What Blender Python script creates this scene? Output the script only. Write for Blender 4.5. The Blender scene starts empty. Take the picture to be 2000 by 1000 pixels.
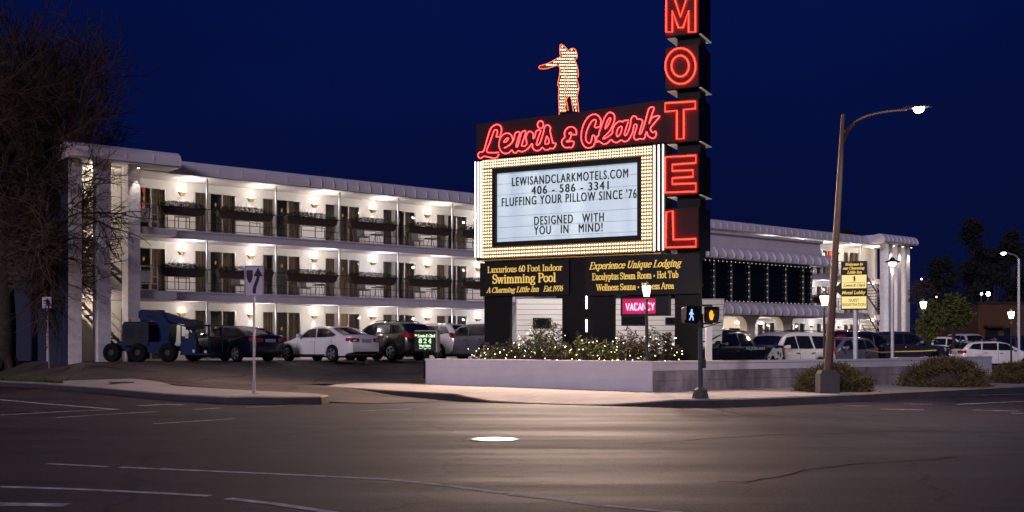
import bpy, bmesh, math, random
import numpy as np
from mathutils import Vector, Matrix
R = math.radians
SC = bpy.context.scene
COL = SC.collection
rnd = random.Random(7)

# ------------------------------------------------------------------ camera, sky, sun, exposure
FPX, HOR, EYE = 2129.0, 676.0, 1.5          # focal length in photo pixels, horizon row, eye height
cam_d = bpy.data.cameras.new("camera"); cam = bpy.data.objects.new("camera", cam_d); COL.objects.link(cam)
cam.location = (0, 0, EYE); cam.rotation_euler = (R(90), 0, 0)
cam_d.sensor_width = 36; cam_d.lens = 36 * FPX / 2000; cam_d.shift_y = (HOR - 500) / 2000
cam_d.clip_end = 5000; cam_d.clip_start = 0.1
SC.camera = cam

W = bpy.data.worlds.new("World"); SC.world = W; W.use_nodes = True
nt = W.node_tree; nt.nodes.clear()
out = nt.nodes.new("ShaderNodeOutputWorld"); bg = nt.nodes.new("ShaderNodeBackground")
sky = nt.nodes.new("ShaderNodeTexSky"); sky.sky_type = 'NISHITA'; sky.sun_disc = False
SUN_EL, SUN_AZ = 19.0, 203.0
sky.sun_elevation = R(-4.0); sky.sun_rotation = R(SUN_AZ)
tc = nt.nodes.new("ShaderNodeTexCoord"); sp = nt.nodes.new("ShaderNodeSeparateXYZ")
rp = nt.nodes.new("ShaderNodeValToRGB")
e = rp.color_ramp.elements
e[0].position = 0.0; e[0].color = (0.0052, 0.0062, 0.033, 1)
e[1].position = 0.42; e[1].color = (0.0009, 0.0085, 0.094, 1)
q = e.new(0.12); q.color = (0.0022, 0.0060, 0.050, 1)
nz = nt.nodes.new("ShaderNodeTexNoise"); nz.inputs["Scale"].default_value = 2.2; nz.inputs["Detail"].default_value = 3
mp = nt.nodes.new("ShaderNodeMapping"); mp.inputs["Scale"].default_value = (1, 1, 3)
mul = nt.nodes.new("ShaderNodeMixRGB"); mul.blend_type = 'MULTIPLY'; mul.inputs[0].default_value = 0.6
add = nt.nodes.new("ShaderNodeMixRGB"); add.blend_type = 'ADD'; add.inputs[0].default_value = 0.02
nt.links.new(tc.outputs["Generated"], sp.inputs[0]); nt.links.new(sp.outputs["Z"], rp.inputs[0])
nt.links.new(tc.outputs["Generated"], mp.inputs[0]); nt.links.new(mp.outputs[0], nz.inputs[0])
nt.links.new(rp.outputs[0], mul.inputs[1]); nt.links.new(nz.outputs["Fac"], mul.inputs[2])
nt.links.new(mul.outputs[0], add.inputs[1]); nt.links.new(sky.outputs[0], add.inputs[2])
nt.links.new(add.outputs[0], bg.inputs[0]); bg.inputs[1].default_value = 1.0
nt.links.new(bg.outputs[0], out.inputs[0])

sun_d = bpy.data.lights.new("sun", 'SUN'); sun = bpy.data.objects.new("sun", sun_d); COL.objects.link(sun)
sun_d.energy = 1.3; sun_d.angle = R(14); sun_d.color = (0.93, 0.82, 1.0)
# light comes from behind the camera, a little from the left
_az, _el = R(SUN_AZ), R(SUN_EL)
sun.rotation_euler = (Vector((math.sin(_az)*math.cos(_el), math.cos(_az)*math.cos(_el), math.sin(_el)))).to_track_quat('Z', 'Y').to_euler()

vs = SC.view_settings; vs.view_transform = 'Standard'; vs.look = 'None'; vs.exposure = 0; vs.gamma = 1; vs.use_curve_mapping = False
SC.cycles.use_denoising = True
SC.cycles.max_bounces = 6; SC.cycles.transparent_max_bounces = 8
SC.cycles.sample_clamp_indirect = 3.0; SC.cycles.caustics_reflective = False; SC.cycles.caustics_refractive = False

# ------------------------------------------------------------------ frames of the place
TH = math.atan2(0.626, 0.779)                 # street / facade direction
P0 = Vector((-11, 50, 0)); D1 = Vector((0.779, 0.626, 0)); NN = Vector((0.626, -0.779, 0))
def SN(s, n, z=0.0): p = P0 + D1*s + NN*n; return Vector((p.x, p.y, z))
def to_sn(x, y): dx, dy = x+11, y-50; return dx*.779+dy*.626, dx*.626-dy*.779
def at(u, Y, z=0.0): return Vector(((u-1000)/FPX*Y, Y, z))
def zpx(v, Y): return EYE + (HOR-v)*Y/FPX
def sm(t): t = max(0., min(1., t)); return t*t*(3-2*t)
CURB_SIDE = [(-8.2, 19.2), (-8.45, 20.3), (-9.0, 20.9), (-9.9, 20.5), (-10.75, 19), (-11.2, 16), (-11.2, 10), (-11.6, 5), (-12.6, 0), (-14, -8), (-16, -25)]
def scurb(n):
    pts = CURB_SIDE[4:]
    if n >= pts[0][1]: return pts[0][0]
    for (s0, n0), (s1, n1) in zip(pts, pts[1:]):
        if n >= n1: return s0 + (s1-s0)*(n0-n)/(n0-n1)
    return pts[-1][0]
def Z(x, y):
    s, n = to_sn(x, y)
    z = 0.20 + 0.66*sm((11.5-n)/7.0)*sm((32-s)/22.0)
    d = max(0., s-scurb(n)); return min(z, 0.17 + 0.12*d + .45*max(0., d-1.9))
def Zlot(x, y):
    s, n = to_sn(x, y)
    z = Z(x, y)
    if s < -4: z = z*sm((21.6-n)/7.0) + 0.012 if n > 14 else z + 0.012
    return z
def ground_at(u, v, zf=Z):
    Y = 12.0
    while Y < 120:
        if zpx(v, Y) <= zf((u-1000)/FPX*Y, Y): break
        Y += 0.05
    p = at(u, Y); p.z = zf(p.x, p.y); return p

# ------------------------------------------------------------------ helpers
class MB:
    def __init__(s): s.v = []; s.f = []; s.m = []; s.mi = 0
    def add(s, vs, fs):
        o = len(s.v); s.v += [tuple(p) for p in vs]
        for f in fs: s.f.append(tuple(i+o for i in f)); s.m.append(s.mi)
    def box(s, x0, x1, y0, y1, z0, z1):
        s.add([(x0,y0,z0),(x1,y0,z0),(x1,y1,z0),(x0,y1,z0),(x0,y0,z1),(x1,y0,z1),(x1,y1,z1),(x0,y1,z1)],
              [(0,3,2,1),(4,5,6,7),(0,1,5,4),(1,2,6,5),(2,3,7,6),(3,0,4,7)])
    def prism(s, poly, a0, a1, ax='y'):          # poly in the plane of the other two axes
        n = len(poly)
        def P(p, a): return {'y': (p[0], a, p[1]), 'x': (a, p[0], p[1]), 'z': (p[0], p[1], a)}[ax]
        ar = sum(poly[i][0]*poly[(i+1)%n][1]-poly[(i+1)%n][0]*poly[i][1] for i in range(n))
        pl = poly if (ar > 0) != (ax == 'y') else poly[::-1]
        vs = [P(p, a0) for p in pl] + [P(p, a1) for p in pl]
        s.add(vs, [tuple(range(n))[::-1], tuple(range(n, 2*n))] + [(i, (i+1)%n, n+(i+1)%n, n+i) for i in range(n)])
    def cyl(s, p0, p1, r0, r1=None, n=8, caps=True):
        r1 = r0 if r1 is None else r1
        p0, p1 = Vector(p0), Vector(p1); d = (p1-p0)
        if d.length < 1e-6: return
        d.normalize(); a = d.orthogonal().normalized(); b = d.cross(a)
        vs = []
        for p, r in ((p0, r0), (p1, r1)):
            for i in range(n):
                t = 2*math.pi*i/n; vs.append(p + a*(r*math.cos(t)) + b*(r*math.sin(t)))
        fs = [(i, (i+1)%n, n+(i+1)%n, n+i) for i in range(n)]
        if caps: fs += [tuple(range(n))[::-1], tuple(range(n, 2*n))]
        s.add(vs, fs)
    def tube(s, pts, r, n=6, closed=False, r1=None):
        pts = [Vector(p) for p in pts]; N = len(pts)
        if N < 2: return
        vs = []; a = None
        for i, p in enumerate(pts):
            q0 = pts[(i-1) % N] if (closed or i > 0) else p
            q1 = pts[(i+1) % N] if (closed or i < N-1) else p
            d = (q1-q0)
            if d.length < 1e-9: d = Vector((0, 0, 1))
            d.normalize()
            if a is None: a = d.orthogonal().normalized()
            a = (a - d*a.dot(d)); a = a.normalized() if a.length > 1e-6 else d.orthogonal().normalized()
            b = d.cross(a); rr = r if r1 is None else r + (r1-r)*i/(N-1)
            for k in range(n):
                t = 2*math.pi*k/n; vs.append(p + a*(rr*math.cos(t)) + b*(rr*math.sin(t)))
        fs = []
        for i in range(N if closed else N-1):
            j = (i+1) % N
            for k in range(n): fs.append((i*n+k, i*n+(k+1)%n, j*n+(k+1)%n, j*n+k))
        if not closed: fs += [tuple(range(n))[::-1], tuple(range((N-1)*n, N*n))]
        s.add(vs, fs)
    def lathe(s, prof, c=(0, 0, 0), n=12, ax='z'):
        c = Vector(c); vs = []
        for r, z in prof:
            for i in range(n):
                t = 2*math.pi*i/n
                p = (r*math.cos(t), r*math.sin(t), z) if ax == 'z' else (r*math.cos(t), z, -r*math.sin(t))
                vs.append(c + Vector(p))
        m = len(prof)
        fs = [(j*n+i, j*n+(i+1)%n, (j+1)*n+(i+1)%n, (j+1)*n+i) for j in range(m-1) for i in range(n)]
        fs += [tuple(range(n))[::-1], tuple(range((m-1)*n, m*n))]
        s.add(vs, fs)
    def loft(s, rings, cap=True):
        n = len(rings[0]); o = []
        for r in rings: o += list(r)
        fs = [(j*n+i, j*n+(i+1)%n, (j+1)*n+(i+1)%n, (j+1)*n+i) for j in range(len(rings)-1) for i in range(n)]
        if cap: fs += [tuple(range(n))[::-1], tuple(range((len(rings)-1)*n, len(rings)*n))]
        s.add(o, fs)
    def ball(s, c, r, seg=6, ring=4):
        s.lathe([(max(1e-4, r*math.sin(math.pi*j/ring)), -r*math.cos(math.pi*j/ring)) for j in range(ring+1)], c, seg)
    def build(s, name, mat, parent=None, smooth=False, loc=None, rotz=0):
        me = bpy.data.meshes.new(name); me.from_pydata(s.v, [], s.f)
        for mt in (mat if isinstance(mat, (list, tuple)) else [mat]): me.materials.append(mt)
        if any(s.m): me.polygons.foreach_set("material_index", s.m)
        if smooth: me.polygons.foreach_set("use_smooth", [True]*len(s.f))
        me.update()
        o = bpy.data.objects.new(name, me); COL.objects.link(o)
        if parent: o.parent = parent
        if loc is not None: o.location = loc
        o.rotation_euler = (0, 0, rotz)
        if smooth:
            try:
                me.set_sharp_from_angle(angle=R(38))
            except Exception: pass
        return o

def tag(o, label=None, cat=None, group=None, kind=None):
    for k, val in (("label", label), ("category", cat), ("group", group), ("kind", kind)):
        if val: o[k] = val
    return o
def thing(name, label, cat, loc=(0, 0, 0), rotz=0, group=None):
    o = bpy.data.objects.new(name, None); COL.objects.link(o); o.location = loc; o.rotation_euler = (0, 0, rotz)
    o.empty_display_size = .2
    return tag(o, label, cat, group)
def struct(o): o["kind"] = "structure"; return o
def kids(o): return [c for c in COL.objects if c.parent is o]
def copy_tree(o, parent=None, tree=None):
    c = o.copy(); COL.objects.link(c)
    if parent: c.parent = parent
    for ch in list(o.children): copy_tree(ch, c)
    return c
def lamp(name, typ, parent, loc, power, color, size=0.03, rot=None, angle=None, blend=.5):
    d = bpy.data.lights.new(name, typ); d.energy = power; d.color = color
    d.shadow_soft_size = size
    if typ == 'SPOT': d.spot_size = R(angle); d.spot_blend = blend
    o = bpy.data.objects.new(name, d); COL.objects.link(o); o.location = loc
    if rot: o.rotation_euler = rot
    if parent: o.parent = parent
    return o

# ------------------------------------------------------------------ materials
def mat(name, col, rough=.6, metal=0., emis=None, es=0., spec=.5, var=0., vscale=3., vcol=None, bump=0., bscale=40., coat=0., aniso=None, rvar=0.):
    m = bpy.data.materials.new(name); m.use_nodes = True; t = m.node_tree; b = t.nodes["Principled BSDF"]
    b.inputs["Base Color"].default_value = (*col, 1); b.inputs["Roughness"].default_value = rough; b.inputs["Metallic"].default_value = metal
    b.inputs["Specular IOR Level"].default_value = spec; b.inputs["Coat Weight"].default_value = coat
    b.inputs["Coat Roughness"].default_value = .06
    if emis: b.inputs["Emission Color"].default_value = (*emis, 1); b.inputs["Emission Strength"].default_value = es
    if var or bump or rvar:
        g = t.nodes.new("ShaderNodeTexCoord"); mp = t.nodes.new("ShaderNodeMapping"); t.links.new(g.outputs["Object"], mp.inputs[0])
        if aniso: mp.inputs["Scale"].default_value = aniso[0]; mp.inputs["Rotation"].default_value = (0, 0, aniso[1])
        n1 = t.nodes.new("ShaderNodeTexNoise"); n1.inputs["Scale"].default_value = vscale; n1.inputs["Detail"].default_value = 6; n1.inputs["Roughness"].default_value = .65
        t.links.new(mp.outputs[0], n1.inputs[0])
        if var:
            r = t.nodes.new("ShaderNodeValToRGB"); r.color_ramp.elements[0].position = .35; r.color_ramp.elements[1].position = .68
            vc = vcol or tuple(c*(1-var) for c in col)
            r.color_ramp.elements[0].color = (*vc, 1); r.color_ramp.elements[1].color = (*col, 1)
            t.links.new(n1.outputs["Fac"], r.inputs[0]); t.links.new(r.outputs[0], b.inputs["Base Color"])
        if rvar:
            mr = t.nodes.new("ShaderNodeMapRange"); mr.inputs[1].default_value = .3; mr.inputs[2].default_value = .7
            mr.inputs[3].default_value = rough-rvar; mr.inputs[4].default_value = rough+rvar
            t.links.new(n1.outputs["Fac"], mr.inputs[0]); t.links.new(mr.outputs[0], b.inputs["Roughness"])
        if bump:
            n2 = t.nodes.new("ShaderNodeTexNoise"); n2.inputs["Scale"].default_value = bscale; n2.inputs["Detail"].default_value = 4
            t.links.new(g.outputs["Object"], n2.inputs[0])
            bp = t.nodes.new("ShaderNodeBump"); bp.inputs["Strength"].default_value = bump; bp.inputs["Distance"].default_value = .02
            t.links.new(n2.outputs["Fac"], bp.inputs["Height"]); t.links.new(bp.outputs[0], b.inputs["Normal"])
    return m
def emit(name, col, strength): return mat(name, (0, 0, 0), .8, emis=col, es=strength, spec=0)
def glassmat(name, tint=(.8, .85, .9), refl=.14, rough=.03):
    m = bpy.data.materials.new(name); m.use_nodes = True; t = m.node_tree; t.nodes.clear()
    o = t.nodes.new("ShaderNodeOutputMaterial"); mx = t.nodes.new("ShaderNodeMixShader"); tr = t.nodes.new("ShaderNodeBsdfTransparent"); gl = t.nodes.new("ShaderNodeBsdfGlossy")
    tr.inputs[0].default_value = (*tint, 1); gl.inputs["Roughness"].default_value = rough; mx.inputs[0].default_value = refl
    t.links.new(tr.outputs[0], mx.inputs[1]); t.links.new(gl.outputs[0], mx.inputs[2]); t.links.new(mx.outputs[0], o.inputs[0]); return m
M = dict(
 stucco=mat("white_stucco", (.72, .68, .65), .85, var=.10, vscale=2.5, bump=.25, bscale=60),
 rough_stucco=mat("rough_column_stucco", (.70, .67, .68), .9, var=.25, vscale=5, bump=1.0, bscale=7),
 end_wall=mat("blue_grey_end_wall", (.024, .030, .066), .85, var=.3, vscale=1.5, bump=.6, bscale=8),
 slab=mat("slab_paint", (.62, .56, .60), .75, var=.15, vscale=1.2),
 fascia=mat("fascia_metal", (.66, .61, .65), .55, var=.12, vscale=.8),
 steel=mat("painted_steel", (.55, .53, .55), .45, metal=.3),
 rail=mat("dark_rail", (.10, .09, .09), .5, metal=.4),
 white_rail=mat("white_rail", (.7, .68, .7), .5),
 alu=mat("window_aluminium", (.5, .47, .44), .4, metal=.6),
 curtain=mat("brown_curtain", (.48, .37, .28), .9, var=.6, vscale=1.0, aniso=((14, 14, .15), 0)),
 room=mat("dark_room", (.05, .04, .035), .9),
 glass=glassmat("window_glass", (.82, .8, .78), .07),
 brass=mat("brass", (.45, .28, .10), .35, metal=.8),
 soil_box=mat("planter_wood", (.060, .034, .024), .8, var=.3, vscale=6),
 conifer=mat("planter_foliage", (.055, .058, .024), .9, var=.6, vscale=9),
 twig=mat("planter_twig", (.05, .035, .02), .9),
 black=mat("black_board", (.0045, .004, .004), .5, var=.3, vscale=1.5, spec=.3),
 tower=mat("black_tower_metal", (.0045, .0035, .0035), .5, var=.3, vscale=1.0, spec=.2),
 mullion=mat("dark_mullion", (.16, .15, .16), .5, metal=.3),
 redface=mat("dark_red_sign_face", (.032, .0006, .0006), .6, spec=.3),
 nameface=mat("dark_maroon_board", (.020, .0006, .001), .6, spec=.3),
 neon_red=emit("red_neon", (1.0, .0125, .0055), 22.0),
 neon_pink=emit("pink_red_neon", (1.0, .028, .030), 13.0),
 neon_orange=emit("orange_neon", (1.0, .10, .03), 4.0),
 neon_white=emit("white_neon", (1.0, .93, .88), 7.0),
 neon_mag=emit("magenta_neon", (1.0, .30, .50), 6.0),
 magface=mat("magenta_lit_face", (.5, .02, .12), .6, emis=(.9, .0, .11), es=.24),
 bulb=emit("marquee_bulb", (1.0, .84, .60), 4.0),
 gold=mat("gold_marquee_face", (.36, .19, .030), .5, var=.15, vscale=8),
 fig_panel=mat("figure_panel_amber", (.10, .038, .006), .6),
 lightbox=mat("reader_board", (.6, .6, .6), .5, emis=(.42, .60, .72), es=.74),
 ink=mat("black_letters", (.01, .01, .012), .5),
 yellow_text=mat("yellow_vinyl", (.62, .44, .09), .5, emis=(.8, .52, .10), es=.68),
 yellow_panel=mat("yellow_lit_panel", (.6, .5, .2), .5, emis=(.90, .70, .22), es=.78),
 green_white=emit("address_letters", (.75, 1.0, .62), 1.25),
 dgreen=mat("address_board", (.012, .03, .012), .5),
 cream=mat("cream_box", (.5, .42, .36), .6),
 asphalt=None, concrete=mat("concrete", (.36, .31, .29), .85, var=.28, vscale=1.1, bump=.3, bscale=30),
 white_wall=mat("white_block_wall", (.60, .57, .62), .8, var=.10, vscale=1.6, bump=.2, bscale=25),
 stain_wall=mat("stained_block_wall", (.36, .30, .315), .85, var=.72, vscale=1.6, bump=.25, bscale=25, aniso=((1, 1, .35), 0)),
 coping=mat("coping", (.58, .53, .55), .8, var=.15, vscale=2),
 yellow_paint=mat("worn_yellow_kerb", (.45, .27, .04), .8, var=.7, vscale=3.5, vcol=(.28, .23, .19)),
 road_paint=mat("worn_white_paint", (.60, .57, .62), .85, var=.55, vscale=5, vcol=(.16, .14, .15)),
 iron=mat("polished_iron", (.42, .40, .38), .36, metal=1.0, bump=.12, bscale=30),
 dark_iron=mat("dark_iron", (.03, .027, .027), .6, metal=.3),
 grass=mat("grass_blade", (.07, .085, .02), .9, var=.4, vscale=4),
 soil=mat("soil", (.06, .045, .035), .95, var=.4, vscale=5),
 bark=mat("bark", (.055, .036, .028), .95, var=.5, vscale=6, bump=.6, bscale=12),
 twigs=mat("bare_twigs", (.050, .028, .023), .95),
 leaf=mat("lit_green_leaf", (.11, .125, .02), .8, var=.5, vscale=3),
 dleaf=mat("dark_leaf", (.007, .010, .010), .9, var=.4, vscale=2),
 shrub=mat("shrub_leaf", (.050, .068, .018), .8, var=.5, vscale=5),
 redleaf=mat("russet_leaf", (.085, .03, .02), .8, var=.4, vscale=5),
 juniper=mat("juniper_needles", (.16, .12, .034), .9, var=.65, vscale=5.5, vcol=(.028, .018, .009)),
 fig_bulb=emit("figure_bulb", (1.0, .84, .56), 2.4),
 fairy=emit("fairy_light", (1.0, .80, .48), 9.0),
 fairy_cool=emit("pool_string_bulb", (1.0, .93, .86), 1.3),
 warm_glow=emit("warm_lamp_glass", (1.0, .80, .58), 9.0),
 sconce_glow_and_fill=emit("sconce_bulb", (1.0, .82, .58), 14.0),
 cool_glow=emit("cool_lamp", (.95, .97, 1.0), 60.0),
 lot_glow=emit("lot_lamp", (1.0, .94, .84), 16.0),
 post=mat("dark_green_post", (.03, .035, .035), .45, metal=.4),
 rust=mat("bronze_pole", (.105, .058, .040), .5, metal=.4, var=.3, vscale=4),
 galv=mat("galvanised", (.38, .36, .38), .45, metal=.6),
 sigpole=mat("teal_signal_pole", (.06, .085, .10), .4, metal=.4),
 sigbase=mat("signal_base", (.045, .043, .043), .7, var=.3, vscale=5),
 walk=emit("walk_symbol", (.28, .50, 1.0), 1.6),
 hand=emit("hand_symbol", (1.0, .27, .02), 2.4),
 sign_white=mat("sign_white", (.52, .45, .52), .5),
 kerb_face=mat("shaded_kerb_face", (.045, .038, .042), .9, var=.4, vscale=2),  # shade on the kerb fronts, put into a dark colour
 tyre=mat("tyre", (.006, .006, .0065), .85, spec=.15),
 rim=mat("alloy_rim", (.5, .5, .52), .3, metal=.85),
 car_glass=mat("car_glass", (.010, .011, .013), .05, spec=.8),
 tail=mat("tail_light", (.28, .008, .01), .15, emis=(.8, .02, .01), es=.02),
 headl=mat("headlight", (.55, .55, .58), .12, spec=.8),
 trim=mat("black_trim", (.007, .007, .008), .6, spec=.25),
 plate=mat("number_plate", (.5, .5, .55), .5, var=.4, vscale=9),
 chrome=mat("chrome", (.6, .6, .62), .15, metal=1.0),
 siding=mat("trailer_siding", (.72, .66, .66), .5),
 siding_back=mat("trailer_groove", (.30, .28, .28), .6),
 blue=mat("blue_machine_paint", (.002, .015, .070), .5, spec=.2, var=.25, vscale=3),
 grey_cowl=mat("grey_cowling", (.016, .017, .027), .6, spec=.2),
 pool_glass=mat("dark_pool_glass", (.006, .006, .008), .06, spec=.6),
 lobby=mat("lobby_cream", (.74, .68, .58), .8),
 orange_wall=mat("orange_stucco", (.10, .042, .018), .9, var=.3, vscale=1.2),
 orange=mat("cone_orange", (.7, .10, .02), .6),
 tape=mat("caution_tape", (.6, .42, .03), .6),
 far_white=mat("far_white", (.5, .5, .52), .5),
 exit_red=emit("exit_sign_red", (1.0, .10, .07), 1.3),
 door_amber=emit("door_number_amber", (1.0, .50, .10), .35),
 shade=emit("lamp_shade_glow", (1.0, .62, .28), 4.0),
)
def asphalt(name, base, speck, rough, streak=None):
    m = bpy.data.materials.new(name); m.use_nodes = True; t = m.node_tree; b = t.nodes["Principled BSDF"]; b.inputs["Specular IOR Level"].default_value = .22
    g = t.nodes.new("ShaderNodeTexCoord")
    def noise(sc, det, mapping=None, ro=.6):
        n = t.nodes.new("ShaderNodeTexNoise"); n.inputs["Scale"].default_value = sc; n.inputs["Detail"].default_value = det; n.inputs["Roughness"].default_value = ro
        if mapping:
            mp = t.nodes.new("ShaderNodeMapping"); mp.inputs["Rotation"].default_value = (0, 0, mapping[1]); mp.inputs["Scale"].default_value = mapping[0]
            t.links.new(g.outputs["Object"], mp.inputs[0]); t.links.new(mp.outputs[0], n.inputs[0])
        else: t.links.new(g.outputs["Object"], n.inputs[0])
        return n
    def ramp(src, p0, c0, p1, c1):
        r = t.nodes.new("ShaderNodeValToRGB"); r.color_ramp.elements[0].position = p0; r.color_ramp.elements[0].color = (*c0, 1)
        r.color_ramp.elements[1].position = p1; r.color_ramp.elements[1].color = (*c1, 1); t.links.new(src.outputs["Fac"], r.inputs[0]); return r
    def mixn(a, c, mode, f):
        x = t.nodes.new("ShaderNodeMixRGB"); x.blend_type = mode; x.inputs[0].default_value = f
        t.links.new(a.outputs[0], x.inputs[1]); t.links.new(c.outputs[0], x.inputs[2]); return x
    big = ramp(noise(.35, 5), .3, tuple(c*.55 for c in base), .7, tuple(c*1.12 for c in base))
    st = ramp(noise(.9, 4, ((.10, 1.0, 1), -TH)), .35, (.66,)*3, .65, (1.25,)*3)
    x = mixn(big, st, 'MULTIPLY', .8)
    sp_ = ramp(noise(30, 4, None, .85), .40, (.45,)*3, .64, (speck*.75,)*3)
    x = mixn(x, sp_, 'MULTIPLY', .9)
    spk = ramp(noise(95, 1), .66, (1,)*3, .74, (5.,)*3); x = mixn(x, spk, 'MULTIPLY', 1.)
    cr = t.nodes.new("ShaderNodeTexVoronoi"); cr.feature = 'DISTANCE_TO_EDGE'; cr.inputs["Scale"].default_value = .16
    wob = noise(1.2, 5); wm = t.nodes.new("ShaderNodeVectorMath"); wm.operation = 'MULTIPLY_ADD'
    wm.inputs[1].default_value = (.9, .9, 0); t.links.new(wob.outputs["Color"], wm.inputs[0]); t.links.new(g.outputs["Object"], wm.inputs[2]); t.links.new(wm.outputs[0], cr.inputs[0])
    rc = t.nodes.new("ShaderNodeValToRGB"); rc.color_ramp.elements[0].position = .002; rc.color_ramp.elements[0].color = (.22,)*3+(1,); rc.color_ramp.elements[1].position = .009
    t.links.new(cr.outputs["Distance"], rc.inputs[0]); x = mixn(x, rc, 'MULTIPLY', .8)
    t.links.new(x.outputs[0], b.inputs["Base Color"])
    mr = t.nodes.new("ShaderNodeMapRange"); mr.inputs[1].default_value = .35; mr.inputs[2].default_value = .65; mr.inputs[3].default_value = rough-.07; mr.inputs[4].default_value = rough+.1
    n3 = noise(.9, 4, ((.10, 1.0, 1), -TH)); t.links.new(n3.outputs["Fac"], mr.inputs[0]); t.links.new(mr.outputs[0], b.inputs["Roughness"])
    bp = t.nodes.new("ShaderNodeBump"); bp.inputs["Strength"].default_value = .55; bp.inputs["Distance"].default_value = .012
    n4 = noise(70, 3); t.links.new(n4.outputs["Fac"], bp.inputs["Height"]); t.links.new(bp.outputs[0], b.inputs["Normal"])
    return m
M['asphalt'] = asphalt("road_asphalt", (.034, .0225, .028), 3.0, .68)
M['lot'] = asphalt("lot_asphalt", (.135, .105, .088), 1.6, .78)

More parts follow.
